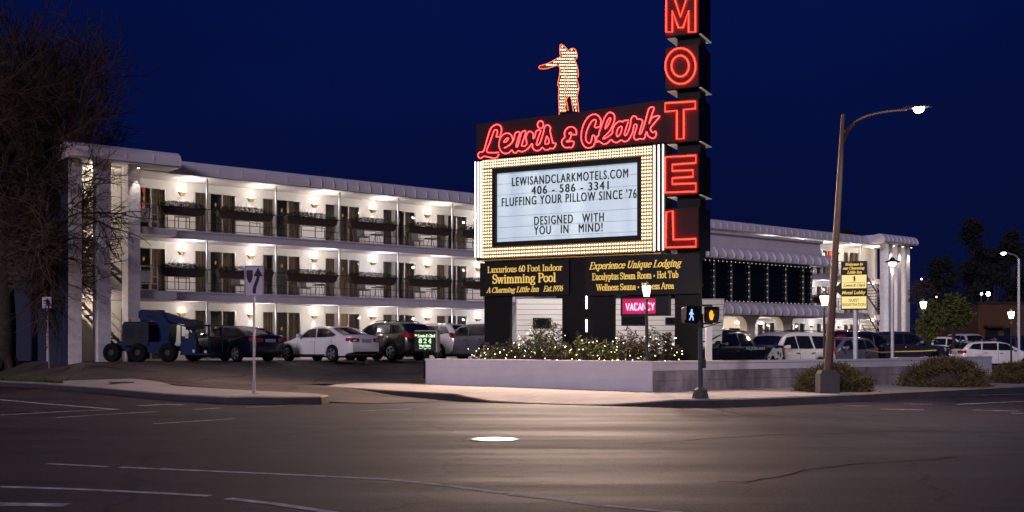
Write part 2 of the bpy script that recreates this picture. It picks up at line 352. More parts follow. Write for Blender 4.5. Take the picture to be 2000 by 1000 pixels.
# ------------------------------------------------------------------ lettering: a stroke font with thick and thin strokes and serifs
GLY = {
'A': (.78, "l .06 0 .38 1;L .38 1 .70 0;l .18 .35 .58 .35;S .06 0;S .70 0"),
'C': (.76, "A .42 .5 .36 .5 48 312;l .68 .95 .68 .68"),
'E': (.72, "L .2 0 .2 1;l .06 1 .64 1 .64 .76;l .2 .52 .52 .52;l .06 0 .66 0 .70 .24"),
'F': (.66, "L .2 0 .2 1;l .06 1 .62 1 .62 .76;l .2 .52 .5 .52;S .2 0"),
'H': (.86, "L .19 0 .19 1;L .67 0 .67 1;l .19 .52 .67 .52;S .19 0;S .19 1;S .67 0;S .67 1"),
'I': (.42, "L .21 0 .21 1;S .21 0;S .21 1"),
'L': (.70, "L .2 0 .2 1;S .2 1;l .06 0 .64 0 .68 .25"),
'M': (1.0, "L .84 0 .84 1;l .16 0 .16 1;L .16 1 .49 .08;l .49 .08 .84 1;S .16 0;S .84 0;S .1 1;S .9 1"),
'P': (.68, "L .2 0 .2 1;A .38 .74 .25 .26 90 -90;l .06 1 .38 1;l .2 .48 .38 .48;S .2 0"),
'R': (.78, "L .2 0 .2 1;A .38 .74 .23 .26 90 -90;l .06 1 .38 1;l .2 .48 .38 .48;L .4 .48 .68 .02;S .2 0;S .72 0"),
'S': (.62, "A .32 .75 .22 .25 30 245;L .22 .53 .42 .46;A .31 .26 .23 .26 60 -150;l .54 .98 .54 .75;l .08 0 .08 .26"),
'T': (.76, "L .38 0 .38 1;l .05 .74 .05 1 .71 1 .71 .74;S .38 0"),
'U': (.84, "L .18 1 .18 .32;A .42 .32 .24 .32 180 360;l .66 .32 .66 1;S .18 1;S .68 1"),
'W': (1.06, "L .07 1 .32 .02;l .32 .02 .53 .9;L .53 .95 .77 .02;l .77 .02 .99 1;S .08 1;S .53 1;S .98 1"),
'a': (.54, "L .40 .47 .40 .1 .49 .02;A .26 .46 .15 .19 0 165;A .24 .19 .16 .18 40 320"),
'b': (.60, "L .15 .02 .15 1;A .32 .32 .21 .32 130 -130;l .04 1 .15 1"),
'c': (.50, "A .29 .33 .22 .33 45 315;D .45 .5 .06"),
'd': (.62, "L .45 1 .45 .02;A .28 .32 .21 .32 50 310;l .34 1 .45 1;l .45 .02 .58 .02"),
'e': (.53, "A .28 .33 .22 .33 8 318;l .07 .36 .5 .36"),
'g': (.58, "A .27 .43 .18 .23 0 360;A .28 -.12 .23 .16 0 360;l .4 .6 .56 .66;l .18 .22 .14 .1 .3 .04"),
'h': (.64, "L .16 0 .16 1;A .32 .44 .16 .22 180 0;L .48 .44 .48 0;S .16 0;S .48 0;l .05 1 .16 1"),
'i': (.32, "L .16 0 .16 .66;D .16 .88 .09;S .16 0;l .04 .66 .16 .66"),
'k': (.62, "L .16 0 .16 1;l .16 .3 .46 .66;L .27 .42 .50 0;S .16 0;S .52 0;l .05 1 .16 1"),
'l': (.32, "L .16 0 .16 1;S .16 0;l .04 1 .16 1"),
'm': (.96, "L .16 0 .16 .66;A .32 .44 .16 .22 180 0;L .48 .44 .48 0;A .64 .44 .16 .22 180 0;L .80 .44 .80 0;S .16 0;S .48 0;S .80 0;l .04 .66 .16 .66"),
'n': (.64, "L .16 0 .16 .66;A .32 .44 .16 .22 180 0;L .48 .44 .48 0;S .16 0;S .48 0;l .04 .66 .16 .66"),
'o': (.56, "A .28 .33 .22 .33 0 360"),
'p': (.60, "L .15 -.3 .15 .66;A .32 .33 .21 .33 130 -130;S .15 -.3;l .04 .66 .15 .66"),
'q': (.60, "L .45 -.3 .45 .66;A .28 .33 .21 .33 50 310;S .45 -.3"),
'r': (.46, "L .16 0 .16 .66;A .32 .44 .15 .22 170 60;D .40 .58 .075;S .16 0;l .04 .66 .16 .66"),
's': (.44, "A .22 .49 .14 .17 30 240;L .14 .36 .32 .29;A .22 .17 .16 .17 60 -150;l .37 .65 .37 .5;l .07 0 .07 .17"),
't': (.40, "L .18 .9 .18 .15;A .28 .13 .1 .13 180 330;l .04 .66 .36 .66"),
'u': (.64, "L .16 .66 .16 .22;A .31 .22 .15 .22 180 360;L .47 .66 .47 0;l .04 .66 .16 .66;l .36 .66 .47 .66;l .47 .02 .6 .02"),
'w': (.80, "L .06 .66 .24 .02;l .24 .02 .40 .6;L .40 .62 .58 .02;l .58 .02 .74 .66;S .07 .66;S .40 .66;S .73 .66"),
'x': (.58, "L .09 .66 .47 0;l .09 0 .46 .66;S .1 .66;S .46 .66;S .1 0;S .48 0"),
'y': (.58, "L .09 .66 .29 .05;l .48 .66 .25 -.15 .14 -.28;D .11 -.24 .07;S .1 .66;S .47 .66"),
'0': (.56, "A .28 .5 .21 .5 0 360"), '1': (.48, "L .27 0 .27 1;l .27 1 .12 .86;S .27 0"),
'2': (.56, "A .27 .73 .20 .27 165 -35;l .44 .58 .09 .06;H .09 .06 .48 .06;l .48 .06 .50 .22"),
'4': (.58, "l .38 1 .05 .3 .54 .3;L .39 0 .39 1;S .39 0"),
'6': (.56, "A .29 .31 .20 .31 0 360;A .52 .33 .43 .67 110 180"),
'7': (.52, "H .08 .95 .47 .95;L .47 .95 .2 0;l .08 .95 .08 .78"),
'8': (.56, "A .28 .75 .17 .25 0 360;A .28 .26 .21 .27 0 360"),
'9': (.56, "A .27 .69 .20 .31 0 360;A .04 .67 .43 .67 290 360"),
'.': (.26, "D .12 .07 .085"), '*': (.42, "X"), '&': (.86, "A .34 .76 .17 .22 0 360;L .2 .62 .72 .02;A .32 .25 .26 .25 120 330;l .54 .12 .7 .45"),
}
def contours(F, x0, y0, h, lev=0.):
    """marching squares: closed outlines of F > lev"""
    ny, nx = F.shape; seg = {}
    def ip(a, b, pa, pb):
        t = (lev-a)/(b-a); return (pa[0]+(pb[0]-pa[0])*t, pa[1]+(pb[1]-pa[1])*t)
    B = F > lev
    cells = np.argwhere((B[:-1, :-1].astype(int)+B[1:, :-1]+B[:-1, 1:]+B[1:, 1:]) % 4 != 0)
    for j, i in cells:
        c = [(j, i), (j, i+1), (j+1, i+1), (j+1, i)]
        b = [bool(B[k]) for k in c]; ed = []
        for k in range(4):
            a, d = c[k], c[(k+1) % 4]
            if b[k] != b[(k+1) % 4]:
                key = (min(a, d), max(a, d))
                pt = ip(F[a], F[d], (x0+a[1]*h, y0+a[0]*h), (x0+d[1]*h, y0+d[0]*h))
                ed.append((b[k], key, pt))
        outs = [x for x in ed if x[0]]; ins = [x for x in ed if not x[0]]
        if len(outs) == 1: seg[outs[0][1]] = (outs[0][2], ins[0][1])
        else:
            for k in range(2): seg[outs[k][1]] = (outs[k][2], ins[k][1])
    res = []
    while seg:
        k0 = next(iter(seg)); pts = []; k = k0
        while k in seg: p, k2 = seg.pop(k); pts.append(p); k = k2
        if len(pts) > 5: res.append(pts)
    return res
def thin_pts(pts, tol):
    keep = [pts[0]]; n = len(pts)
    i = 0
    while i < n-1:
        j = min(i+2, n-1); best = i+1
        while j < n:
            a, b = Vector(pts[i]), Vector(pts[j]); d = b-a; L = d.length or 1e-9
            if max(abs((Vector(p)-a).cross(d))/L for p in pts[i+1:j]) > tol if j > i+1 else False: break
            best = j; j += 1
        keep.append(pts[best]); i = best
    return keep[:-1] if len(keep) > 3 else keep
_gc = {}
def glyph(ch, bold=1.0):
    key = (ch, bold)
    if key in _gc: return _gc[key]
    adv, src = GLY[ch]; T, t = .072*bold, .040*bold**.5; segs = []
    h = 1/72.; x0, y0, x1, y1 = -.15, -.45, adv+.2, 1.2
    X, Y = np.meshgrid(np.arange(x0, x1, h), np.arange(y0, y1, h)); F = np.full(X.shape, -1.)
    for c in src.split(';'):
        p = c.split(); k = p[0]; a = [float(q) for q in p[1:]]
        if k == 'X':
            F = np.maximum(F, .16 - (np.abs(X-.2)*1.1 + np.abs(Y-.36)*.8)); continue
        if k == 'D': F = np.maximum(F, a[2] - np.hypot(X-a[0], Y-a[1])); continue
        if k == 'A':
            n = max(6, int(abs(a[5]-a[4])/11)); pl = [(a[0]+a[2]*math.cos(R(a[4]+(a[5]-a[4])*i/n)), a[1]+a[3]*math.sin(R(a[4]+(a[5]-a[4])*i/n))) for i in range(n+1)]
        elif k == 'S': pl = [(a[0]-.13, a[1]+(.02 if a[1] < .3 else -.02)), (a[0]+.13, a[1]+(.02 if a[1] < .3 else -.02))]
        else: pl = [(a[i], a[i+1]) for i in range(0, len(a), 2)]
        for (ax, ay), (bx, by) in zip(pl, pl[1:]):
            dx, dy = bx-ax, by-ay; L = math.hypot(dx, dy) or 1e-9
            w = t if k in 'lS' else T if k in 'LH' else t+(T-t)*abs(dy/L)
            s = np.clip(((X-ax)*dx+(Y-ay)*dy)/(L*L), 0, 1)
            F = np.maximum(F, w - np.hypot(X-ax-s*dx, Y-ay-s*dy))
    _gc[key] = (adv, [thin_pts(c, .004) for c in contours(F, x0, y0, h)]); return _gc[key]
def fill_curves(loops, extrude, name):
    cu = bpy.data.curves.new(name, 'CURVE'); cu.dimensions = '2D'; cu.fill_mode = 'BOTH'; cu.extrude = extrude
    for l in loops:
        sp_ = cu.splines.new('POLY'); sp_.points.add(len(l)-1); sp_.use_cyclic_u = True
        for p, q in zip(sp_.points, l): p.co = (q[0], q[1], 0, 1)
    return curve_mesh(cu, name)
def curve_mesh(cu, name):
    o = bpy.data.objects.new(name, cu); COL.objects.link(o)
    dg = bpy.context.evaluated_depsgraph_get(); me = bpy.data.meshes.new_from_object(o.evaluated_get(dg))
    bpy.data.objects.remove(o); bpy.data.curves.remove(cu); me.name = name; return me
def serif_mesh(text, bold=1.0, gap=.0):
    x = 0; V = []; F = []
    for k, ch in enumerate(text):
        if ch == ' ': x += .30; continue
        adv, cs = glyph(ch, bold)
        if (ch, bold, 0) not in _gc:
            m = fill_curves(cs, .012, "glyph"); a = np.zeros(len(m.vertices)*3); m.vertices.foreach_get("co", a)
            _gc[(ch, bold, 0)] = (a.reshape(-1, 3).copy(), [tuple(p.vertices) for p in m.polygons]); bpy.data.meshes.remove(m)
        vv, ff = _gc[(ch, bold, 0)]; o = len(V)
        V += [(p[0]+x, p[1], p[2]+.004*(k % 2)) for p in vv]; F += [tuple(i+o for i in f) for f in ff]; x += adv+gap
    me = bpy.data.meshes.new("lettering"); me.from_pydata(V, [], F); return me
def sans_mesh(text, bold=.012, spacing=1.0):
    cu = bpy.data.curves.new("lettering", 'FONT'); cu.body = text; cu.size = 1.4; cu.offset = bold; cu.extrude = .012; cu.space_character = spacing
    return curve_mesh(cu, "lettering")
def bold_mesh(me, dx):
    """the same letters widened sideways by two offset copies"""
    n = len(me.vertices); a = np.zeros(n*3); me.vertices.foreach_get("co", a); a = a.reshape(-1, 3); V = []; F = []
    for k, sh in enumerate((-dx, 0, dx)):
        F += [tuple(i+len(V) for i in p.vertices) for p in me.polygons]; V += [(p[0]+sh, p[1], p[2]+k*.003) for p in a]
    m2 = bpy.data.meshes.new("lettering"); m2.from_pydata(V, [], F); return m2
def place_text(me, name, mtl, parent, x0, x1, z0, cap, y, slant=0., capref=None):
    """fit a flat text mesh between x0 and x1, on baseline z0, capital height cap, on the plane y of parent (facing -y)"""
    n = len(me.vertices); a = np.zeros(n*3); me.vertices.foreach_get("co", a); a = a.reshape(-1, 3)
    ch = capref if capref else 1.0
    X = a[:, 0]+slant*a[:, 1]; mn, mx = X.min(), X.max()
    b = np.zeros_like(a); b[:, 0] = x0+(X-mn)/(mx-mn)*(x1-x0); b[:, 2] = z0+a[:, 1]*cap/ch; b[:, 1] = y-a[:, 2]*(.012/.012)
    me.vertices.foreach_set("co", b.reshape(-1)); me.materials.clear(); me.materials.append(mtl); me.update()
    o = bpy.data.objects.new(name, me); COL.objects.link(o); o.parent = parent; return o
SANSCAP = 1.0
_m = sans_mesh("H", 0); _a = np.zeros(len(_m.vertices)*3); _m.vertices.foreach_get("co", _a); SANSCAP = float(_a.reshape(-1, 3)[:, 1].max()); bpy.data.meshes.remove(_m)
def smooth_path(pts, closed=False, sub=3):
    P = [Vector(p) for p in pts]; n = len(P); o = []
    for i in range(n if closed else n-1):
        p0 = P[(i-1) % n] if closed or i > 0 else P[i]; p1 = P[i]; p2 = P[(i+1) % n]; p3 = P[(i+2) % n] if closed or i+2 < n else P[(i+1) % n]
        for k in range(sub):
            t = k/sub
            o.append(.5*((2*p1)+(p2-p0)*t+(2*p0-5*p1+4*p2-p3)*t*t+(3*p1-p0-3*p2+p3)*t**3))
    if not closed: o.append(P[-1])
    return o

# ------------------------------------------------------------------ ground, street, kerbs
def sheet(name, poly_sn, zf, mtl, dz=0., step=1.5):
    bm = bmesh.new(); vs = [bm.verts.new((*SN(s, n).xy, 0)) for s, n in poly_sn]
    f = bm.faces.new(vs); f.normal_update(); bmesh.ops.triangulate(bm, faces=[f])
    xs = [v.co.x for v in vs]; ys = [v.co.y for v in vs]
    for ax, lo, hi in ((0, min(xs), max(xs)), (1, min(ys), max(ys))):
        q = lo+step
        while q < min(hi, lo+120):
            bmesh.ops.bisect_plane(bm, geom=bm.verts[:]+bm.edges[:]+bm.faces[:], plane_co=(q, 0, 0) if ax == 0 else (0, q, 0), plane_no=(1, 0, 0) if ax == 0 else (0, 1, 0), dist=1e-5)
            q += step
    for v in bm.verts: v.co.z = zf(v.co.x, v.co.y)+dz
    bmesh.ops.recalc_face_normals(bm, faces=bm.faces[:])
    for f in bm.faces:
        if f.normal.z < 0: f.normal_flip()
    me = bpy.data.meshes.new(name); bm.to_mesh(me); bm.free(); me.materials.append(mtl)
    for p in me.polygons: p.use_smooth = True
    o = bpy.data.objects.new(name, me); COL.objects.link(o); return struct(o)
g = MB(); g.add([(-1500, -300, -.06), (1500, -300, -.06), (1500, 2500, -.06), (-1500, 2500, -.06)], [(0, 1, 2, 3)]); struct(g.build("ground", mat("far_ground", (.02, .02, .018), .95)))
g = MB(); g.add([(-120, -20, 0), (130, -20, 0), (130, 160, 0), (-120, 160, 0)], [(0, 1, 2, 3)]); struct(g.build("road", M['asphalt']))
def dens(pts, d=.8):
    o = []
    for a, b in zip(pts, pts[1:]):
        k = max(1, int(math.hypot(b[0]-a[0], b[1]-a[1])/d))
        o += [(a[0]+(b[0]-a[0])*i/k, a[1]+(b[1]-a[1])*i/k) for i in range(k)]
    return o+[pts[-1]]
ISLE_IN = [(-8.2, 19.2), (-8.7, 16), (-8.9, 13), (-9.0, 9.7), (-9.9, 7.4), (-11.2, 4.5), (-12.2, 0), (-13.6, -8), (-15.5, -25)]
sheet("sidewalk", [*CURB_SIDE, *ISLE_IN[::-1][:-1]], Z, M['concrete'], 0.0, 1.0)
YC = [(-5.1, 12.6), (-5.35, 16), (-5.5, 19), (-5.3, 22.3), (-4.6, 24.4), (-3.7, 26.2), (-3.0, 27.6), (-2.1, 28.25), (-.6, 28.55), (3, 28.7), (12, 28.75), (85, 28.8)]
_yl = [0.]
for _a, _b in zip(YC, YC[1:]): _yl.append(_yl[-1]+math.hypot(_b[0]-_a[0], _b[1]-_a[1]))
YH = [(0, .25), (1.2, .8), (3, 1), (9.2, 1), (10.4, .25), (12.2, .10), (13.6, .12), (14.6, .5), (15.6, 1), (999, 1)]
def Zs(x, y):
    """right-hand sidewalk: dropped kerb at the corner ramp"""
    z = Z(x, y); s, n = to_sn(x, y); best = (9e9, 0)
    for i, (p, q_) in enumerate(zip(YC, YC[1:])):
        dx, dy = q_[0]-p[0], q_[1]-p[1]; L2 = dx*dx+dy*dy; t = max(0., min(1., ((s-p[0])*dx+(n-p[1])*dy)/L2))
        d = math.hypot(s-p[0]-t*dx, n-p[1]-t*dy)
        if d < best[0]: best = (d, _yl[i]+t*math.sqrt(L2))
    h = lerp_pts(YH, best[1]); return z*(1-(1-h)*sm(1-best[0]/1.7))
def lerp_pts(pr, x):
    for (a, za), (c, zc) in zip(pr, pr[1:]):
        if x <= c: return za+(zc-za)*(x-a)/(c-a)
    return pr[-1][1]
sheet("sidewalk", [*YC, (85, 24.9), (13.5, 24.9), (-.2, 24.25), (-1.55, 14.7), (-2.2, 12.6)], Zs, M['concrete'], 0.0, .8)
sheet("parking_lot", [*ISLE_IN[::-1], (-8.45, 20.3), (-7.8, 21.6), (-5.4, 21.8), (-5.5, 19), (-5.35, 16), (-5.1, 12.6), (-2.2, 12.6), (-1.55, 14.7), (.1, 14.8), (5, 24.4), (13.5, 24.9), (85, 24.9), (85, -25)], Zlot, M['lot'], 0.0, 1.6)
def curb(name, pts, mtl, side=1, hfun=None, wid=.15, zf=Z, lift=.006):
    p = [SN(*q) for q in dens(pts, .6)]; rings = []
    for i, c in enumerate(p):
        a = p[max(0, i-1)]; b = p[min(len(p)-1, i+1)]; d = (b-a).normalized(); nrm = Vector((-d.y, d.x, 0))*side
        zt = zf(c.x, c.y)+lift
        if hfun: zt *= hfun(i/(len(p)-1))
        o_, i_ = c-nrm*.02, c+nrm*wid
        zi = max(zt, .012)
        rings.append([(o_.x-nrm.x*.03, o_.y-nrm.y*.03, -.01), (o_.x, o_.y, max(.004, zi-.03)), (c.x+nrm.x*.02, c.y+nrm.y*.02, zi), (i_.x, i_.y, zi), (i_.x, i_.y, -.01)])
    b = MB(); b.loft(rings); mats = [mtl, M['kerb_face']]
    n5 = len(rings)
    b.m = [1 if (k % 5 == 0 and k < 5*(n5-1)) else 0 for k in range(len(b.f))]  # front faces take the dark shade colour
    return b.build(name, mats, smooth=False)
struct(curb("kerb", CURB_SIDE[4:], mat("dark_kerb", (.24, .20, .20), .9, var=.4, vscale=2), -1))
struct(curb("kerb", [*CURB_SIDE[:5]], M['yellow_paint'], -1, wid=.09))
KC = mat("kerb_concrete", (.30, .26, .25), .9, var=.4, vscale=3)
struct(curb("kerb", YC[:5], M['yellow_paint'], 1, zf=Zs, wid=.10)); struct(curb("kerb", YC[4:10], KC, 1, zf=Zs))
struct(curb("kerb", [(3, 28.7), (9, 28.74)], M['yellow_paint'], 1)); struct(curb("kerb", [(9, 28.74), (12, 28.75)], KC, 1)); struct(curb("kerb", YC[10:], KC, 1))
# sidewalk joints
b = MB()
def Zj(x, y): return Zs(x, y)+.004
for n_ in (14.4, 16.2, 18, 19.8, 21.6, 23.4):
    p = [SN(s, n_) for s in np.linspace(-5.1, -2.2, 5)]
    for a, c in zip(p, p[1:]):
        d = (c-a).normalized(); w = Vector((-d.y, d.x, 0))*.012
        b.add([(*(a-w).xy, Zj(a.x, a.y)), (*(c-w).xy, Zj(c.x, c.y)), (*(c+w).xy, Zj(c.x, c.y)), (*(a+w).xy, Zj(a.x, a.y))], [(0, 1, 2, 3)])
for s_ in np.arange(-1, 40, 1.8):
    p = [SN(s_, n) for n in np.linspace(25.2, 28.4, 4)]
    for a, c in zip(p, p[1:]):
        d = (c-a).normalized(); w = Vector((-d.y, d.x, 0))*.012
        b.add([(*(a-w).xy, Zj(a.x, a.y)), (*(c-w).xy, Zj(c.x, c.y)), (*(c+w).xy, Zj(c.x, c.y)), (*(a+w).xy, Zj(a.x, a.y))], [(0, 1, 2, 3)])
struct(b.build("sidewalk_joint_lines", mat("joint", (.10, .085, .08), .95)))
# painted markings on the road
def mark(mb, pts, w):
    P = [Vector((x, y, .004)) for x, y in pts]
    for i in range(len(P)-1):
        a, c = P[i], P[i+1]; d = (c-a).normalized(); k = Vector((-d.y, d.x, 0))*w*.5
        mb.add([a-k, c-k, c+k, a+k], [(0, 1, 2, 3)])
def G0(u, v): Y = FPX*EYE/(v-HOR); return ((u-1000)/FPX*Y, Y)
b = MB()
mark(b, [G0(*p) for p in ((92, 906), (210, 912))], .10); mark(b, [G0(*p) for p in ((235, 913), (400, 920), (560, 927), (760, 937), (860, 947), (985, 964))], .11)
mark(b, [G0(*p) for p in ((990, 965), (1080, 975), (1165, 987), (1310, 1000), (1420, 1014))], .11)
mark(b, [G0(*p) for p in ((0, 951), (150, 956), (300, 963), (410, 969))], .11); mark(b, [G0(*p) for p in ((445, 974), (540, 985), (620, 997), (760, 1020))], .12)
mark(b, [G0(*p) for p in ((-30, 985), (60, 986), (130, 987))], .2)
mark(b, [G0(*p) for p in ((-10, 780), (90, 789), (230, 800))], .14); mark(b, [G0(*p) for p in ((0, 811), (140, 803), (230, 800))], .12)
mark(b, [G0(*p) for p in ((110, 816), (200, 810), (310, 804))], .10); mark(b, [G0(*p) for p in ((300, 828), (380, 823), (460, 818))], .11)
mark(b, [G0(*p) for p in ((270, 793), (320, 790), (360, 791))], .22); mark(b, [G0(*p) for p in ((380, 800), (430, 797))], .14)
mark(b, [G0(*p) for p in ((480, 796), (560, 792), (625, 789))], .10); mark(b, [G0(*p) for p in ((705, 803), (745, 801), (805, 799))], .09)
for u0, v0, u1, v1, w in ((1580, 781, 2060, 768, .1), (1720, 799, 1805, 801, .12), (1765, 789, 1822, 790, .12), (1870, 790, 2060, 781, .12), (1900, 801, 1990, 803, .12), (1975, 807, 2080, 810, .12), (1700, 793, 1650, 793, .1)):
    mark(b, [G0(u0, v0), G0(u1, v1)], w)
struct(b.build("road_markings", M['road_paint']))
# tar seams
b = MB(); qt = random.Random(12)
def seam(pts, w, zf):
    P = []
    for (u0, v0), (u1, v1) in zip(pts, pts[1:]):
        k = 8
        for i in range(k):
            p = ground_at(u0+(u1-u0)*i/k, v0+(v1-v0)*i/k, zf); P.append(p+Vector((qt.gauss(0, .05), qt.gauss(0, .05), 0)))
    for a, c in zip(P, P[1:]):
        d = (c-a); d.z = 0
        if d.length < .02: continue
        d.normalize(); k_ = Vector((-d.y, d.x, 0))*w*qt.uniform(.5, 1.2)
        V = [a-k_, c-k_, c+k_, a+k_]
        b.add([(p.x, p.y, zf(p.x, p.y)+.005) for p in V], [(0, 1, 2, 3)])
Zr = lambda x, y: 0.
for pts in (((300, 712), (380, 718), (470, 727)), ((320, 738), (400, 745), (452, 750)), ((545, 755), (590, 758)), ((610, 738), (700, 745), (790, 742)), ((180, 716), (320, 728))): seam(pts, .022, Zlot)
for pts in (((1000, 812), (1250, 806), (1500, 806), (1850, 815)), ((1240, 868), (1500, 850), (1800, 842), (2000, 846)), ((560, 850), (700, 838), (930, 834)), ((1400, 960), (1600, 915), (1900, 890))): seam(pts, .018, Zr)
struct(b.build("tar_seams", mat("tar", (.010, .008, .008), .95, spec=.05)))
# manhole covers
def manhole(label, p, r, mtl):
    t = thing("manhole_cover", label, "manhole cover", p)
    b = MB(); b.lathe([(r*1.12, -.01), (r*1.12, .010), (r*1.01, .012), (r*1.01, .004)], n=28); b.build("frame_ring", M['dark_iron'], t)
    b = MB(); b.lathe([(r, -.01), (r, .013), (r*.96, .016)], n=28)
    b.build("lid", mtl, t)
x, y = G0(965, 859); manhole("shiny round manhole cover in the middle of the road", (x, y, 0), .36, M['iron'])
p = ground_at(238, 747); manhole("dark round cover set into the left sidewalk near the kerb", p, .36, M['dark_iron'])
x, y = G0(32, 804); manhole("dull round manhole cover in the side street by the white lines", (x, y, 0), .42, M['dark_iron'])
# grass strip
b = MB()
for i in range(5200):
    n_ = rnd.uniform(-5, 6.5); s_ = scurb(n_)+.25+rnd.random()**1.2*(.75 if n_ < 3 else .75*(6.8-n_)/3.8)
    p = SN(s_, n_); z = Z(p.x, p.y); a = rnd.uniform(0, 6.3); h = rnd.uniform(.05, .14); w = .012
    d = Vector((math.cos(a), math.sin(a), 0)); q = Vector((rnd.uniform(-.05, .05), rnd.uniform(-.05, .05), 0))
    b.add([p+d*w+Vector((0, 0, z)), p-d*w+Vector((0, 0, z)), p+q+Vector((0, 0, z+h))], [(0, 1, 2)])
tag(b.build("grass", M['grass']), kind="stuff", label="short dry grass along the left kerb")

# ------------------------------------------------------------------ the motel: three storeys along the street (local x along the front, y into the building)
bld = thing("motel_building", "long white three-storey motel with balconies, end porticos and scalloped metal roof edge", "building", P0, TH)
BAY, POST0 = 3.32, -3.14
F1, F2, F3 = .86, 3.85, 6.5
FLO = [F1, F2, F3]; CEI = [3.46, 6.15, 8.85]
S0, S1 = -9.5, 50.6
WY = 1.5
posts = [POST0+BAY*k for k in range(0, 17)]
units = [POST0+BAY*k for k in range(-1, 16)]
def vis(s): return s < 13.0 or s > 33.0
# walls with real openings
for fi in range(3):
    b = MB(); zb = -.2 if fi == 0 else FLO[fi]-.3; zc = CEI[fi]; zt = FLO[fi]+(2.26 if fi == 0 else 1.97)
    x = S0+2.6
    for u in units:
        a, c = u+.07, u+2.08
        if a > x: b.box(x, a, WY, WY+.2, zb, zc)
        b.box(a, c, WY, WY+.2, zt, zc); b.box(a, c, WY, WY+.2, zb, FLO[fi]+.03); x = c
    b.box(x, S1-2.0, WY, WY+.2, zb, zc)
    b.box(S0, S1, WY+1.6, WY+1.75, zb, zc)
    for u in units: b.box(u-.35, u-.25, WY+.2, WY+1.6, zb, zc)
    b.build("wall", M['stucco'], bld)
b = MB(); b.box(S0, S1, WY+.2, 11, 8.86, 9.1); b.box(S0+.3, S1-.3, WY+2, 10.8, -.2, 8.86); b.build("core_wall", M['room'], bld)
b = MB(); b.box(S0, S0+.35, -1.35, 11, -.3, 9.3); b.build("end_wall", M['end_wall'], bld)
b = MB(); b.cyl((S0-.06, 1.0, .3), (S0-.06, 1.0, 9.0), .05, n=8); b.build("drainpipe", M['steel'], bld)
b = MB(); b.box(S1-.3, S1-.02, 1.2, 11, -.3, 9.3); b.build("end_wall", M['stucco'], bld)
# slabs
for z0, z1 in ((3.46, 3.85), (6.15, 6.5)):
    b = MB(); b.box(S0+3.1, S1-3.2, -.12, WY+.02, z0, z1); b.box(S0+3.1, S1-3.2, -.16, -.121, z1-.05, z1+.02)
    b.box(S0+.36, S0+3.1, .4, WY+.02, z0, z1)
    b.box(S0+2.9, S0+4.6, -1.0, -.13, z0+.02, z1-.05)
    b.box(S1-3.2, S1-.4, .4, WY+.02, z0, z1)
    b.build("balcony_slab", M['slab'], bld)
b = MB(); b.box(S0+.36, S1-.31, -.62, WY+.19, 8.851, 9.15); b.build("soffit", M['stucco'], bld)
# scalloped roof edge
def fascia(x0, x1, y0, z0, z1, pitch, name="roof_edge", dep=.42, caps=False, mtl=None, rib=.10):
    b = MB(); h = z1-z0; n = max(1, round((x1-x0)/pitch)); w = (x1-x0)/n
    prof = [(y0+.02, z0), (y0-.02, z0+.03), (y0+.0, z0+h*.35), (y0+dep*.20, z0+h*.72), (y0+dep*.55, z0+h*.93), (y0+dep, z1), (y0+dep+.4, z1-.05), (y0+dep+.4, z0+.1), (y0+.1, z0)]
    for i in range(n):
        rings = []
        for k, sag in ((0, 0), (.5, .006), (1, 0)):
            rings.append([(x0+w*(i+k), y+(sag if j < 5 else 0), z-(sag if j in (2, 3, 4) else 0)) for j, (y, z) in enumerate(prof)])
        b.loft(rings[::-1], cap=(i in (0, n-1)))
    for i in range(n+1):
        x = x0+w*i
        fin = [(y0-.005, z0+.01), (y0-rib*.9, z0+h*.22), (y0-rib*.6, z0+h*.45), (y0+dep*.28-rib*.35, z0+h*.78), (y0+dep, z1+.004), (y0+dep*.3, z0+h*.5), (y0+.05, z0+.05)]
        b.prism([(p, q) for p, q in fin], x-.016, x+.016, 'x')
    return b.build(name, mtl or M['fascia'], bld)
fascia(-5.1, 1.5, -.72, 8.83, 9.46, 1.1, dep=.30, rib=.025); fascia(1.5, 46.8, -.72, 8.83, 9.46, .66, dep=.30, rib=.06)
fascia(S0-.1, -5.1, -1.95, 8.93, 9.56, 1.1, rib=.03); fascia(46.6, 50.9, -1.95, 8.93, 9.56, .55)
for a_, c_ in ((S0-.1, -5.12), (46.62, 50.9)): b = MB(); b.box(a_, c_, -1.4, -.1, 8.96, 9.5); b.box(a_, c_, -1.9, -.1, 8.90, 8.955); b.build("portico_roof", M['fascia'], bld)
for s0 in (-9.2, -8.05, -6.86, 48.2, 49.35, 50.5):
    b = MB(); k = .25
    b.box(s0-k, s0+k, -1.42, -.72, -.2, 8.9); b.build("column", M['rough_stucco'], bld)
for s in posts:
    if not vis(s): continue
    for fi in range(3):
        b = MB(); b.cyl((s, -.02, FLO[fi] if fi else .2), (s, -.02, CEI[fi]), .045, n=8); b.build("post", M['steel'], bld)
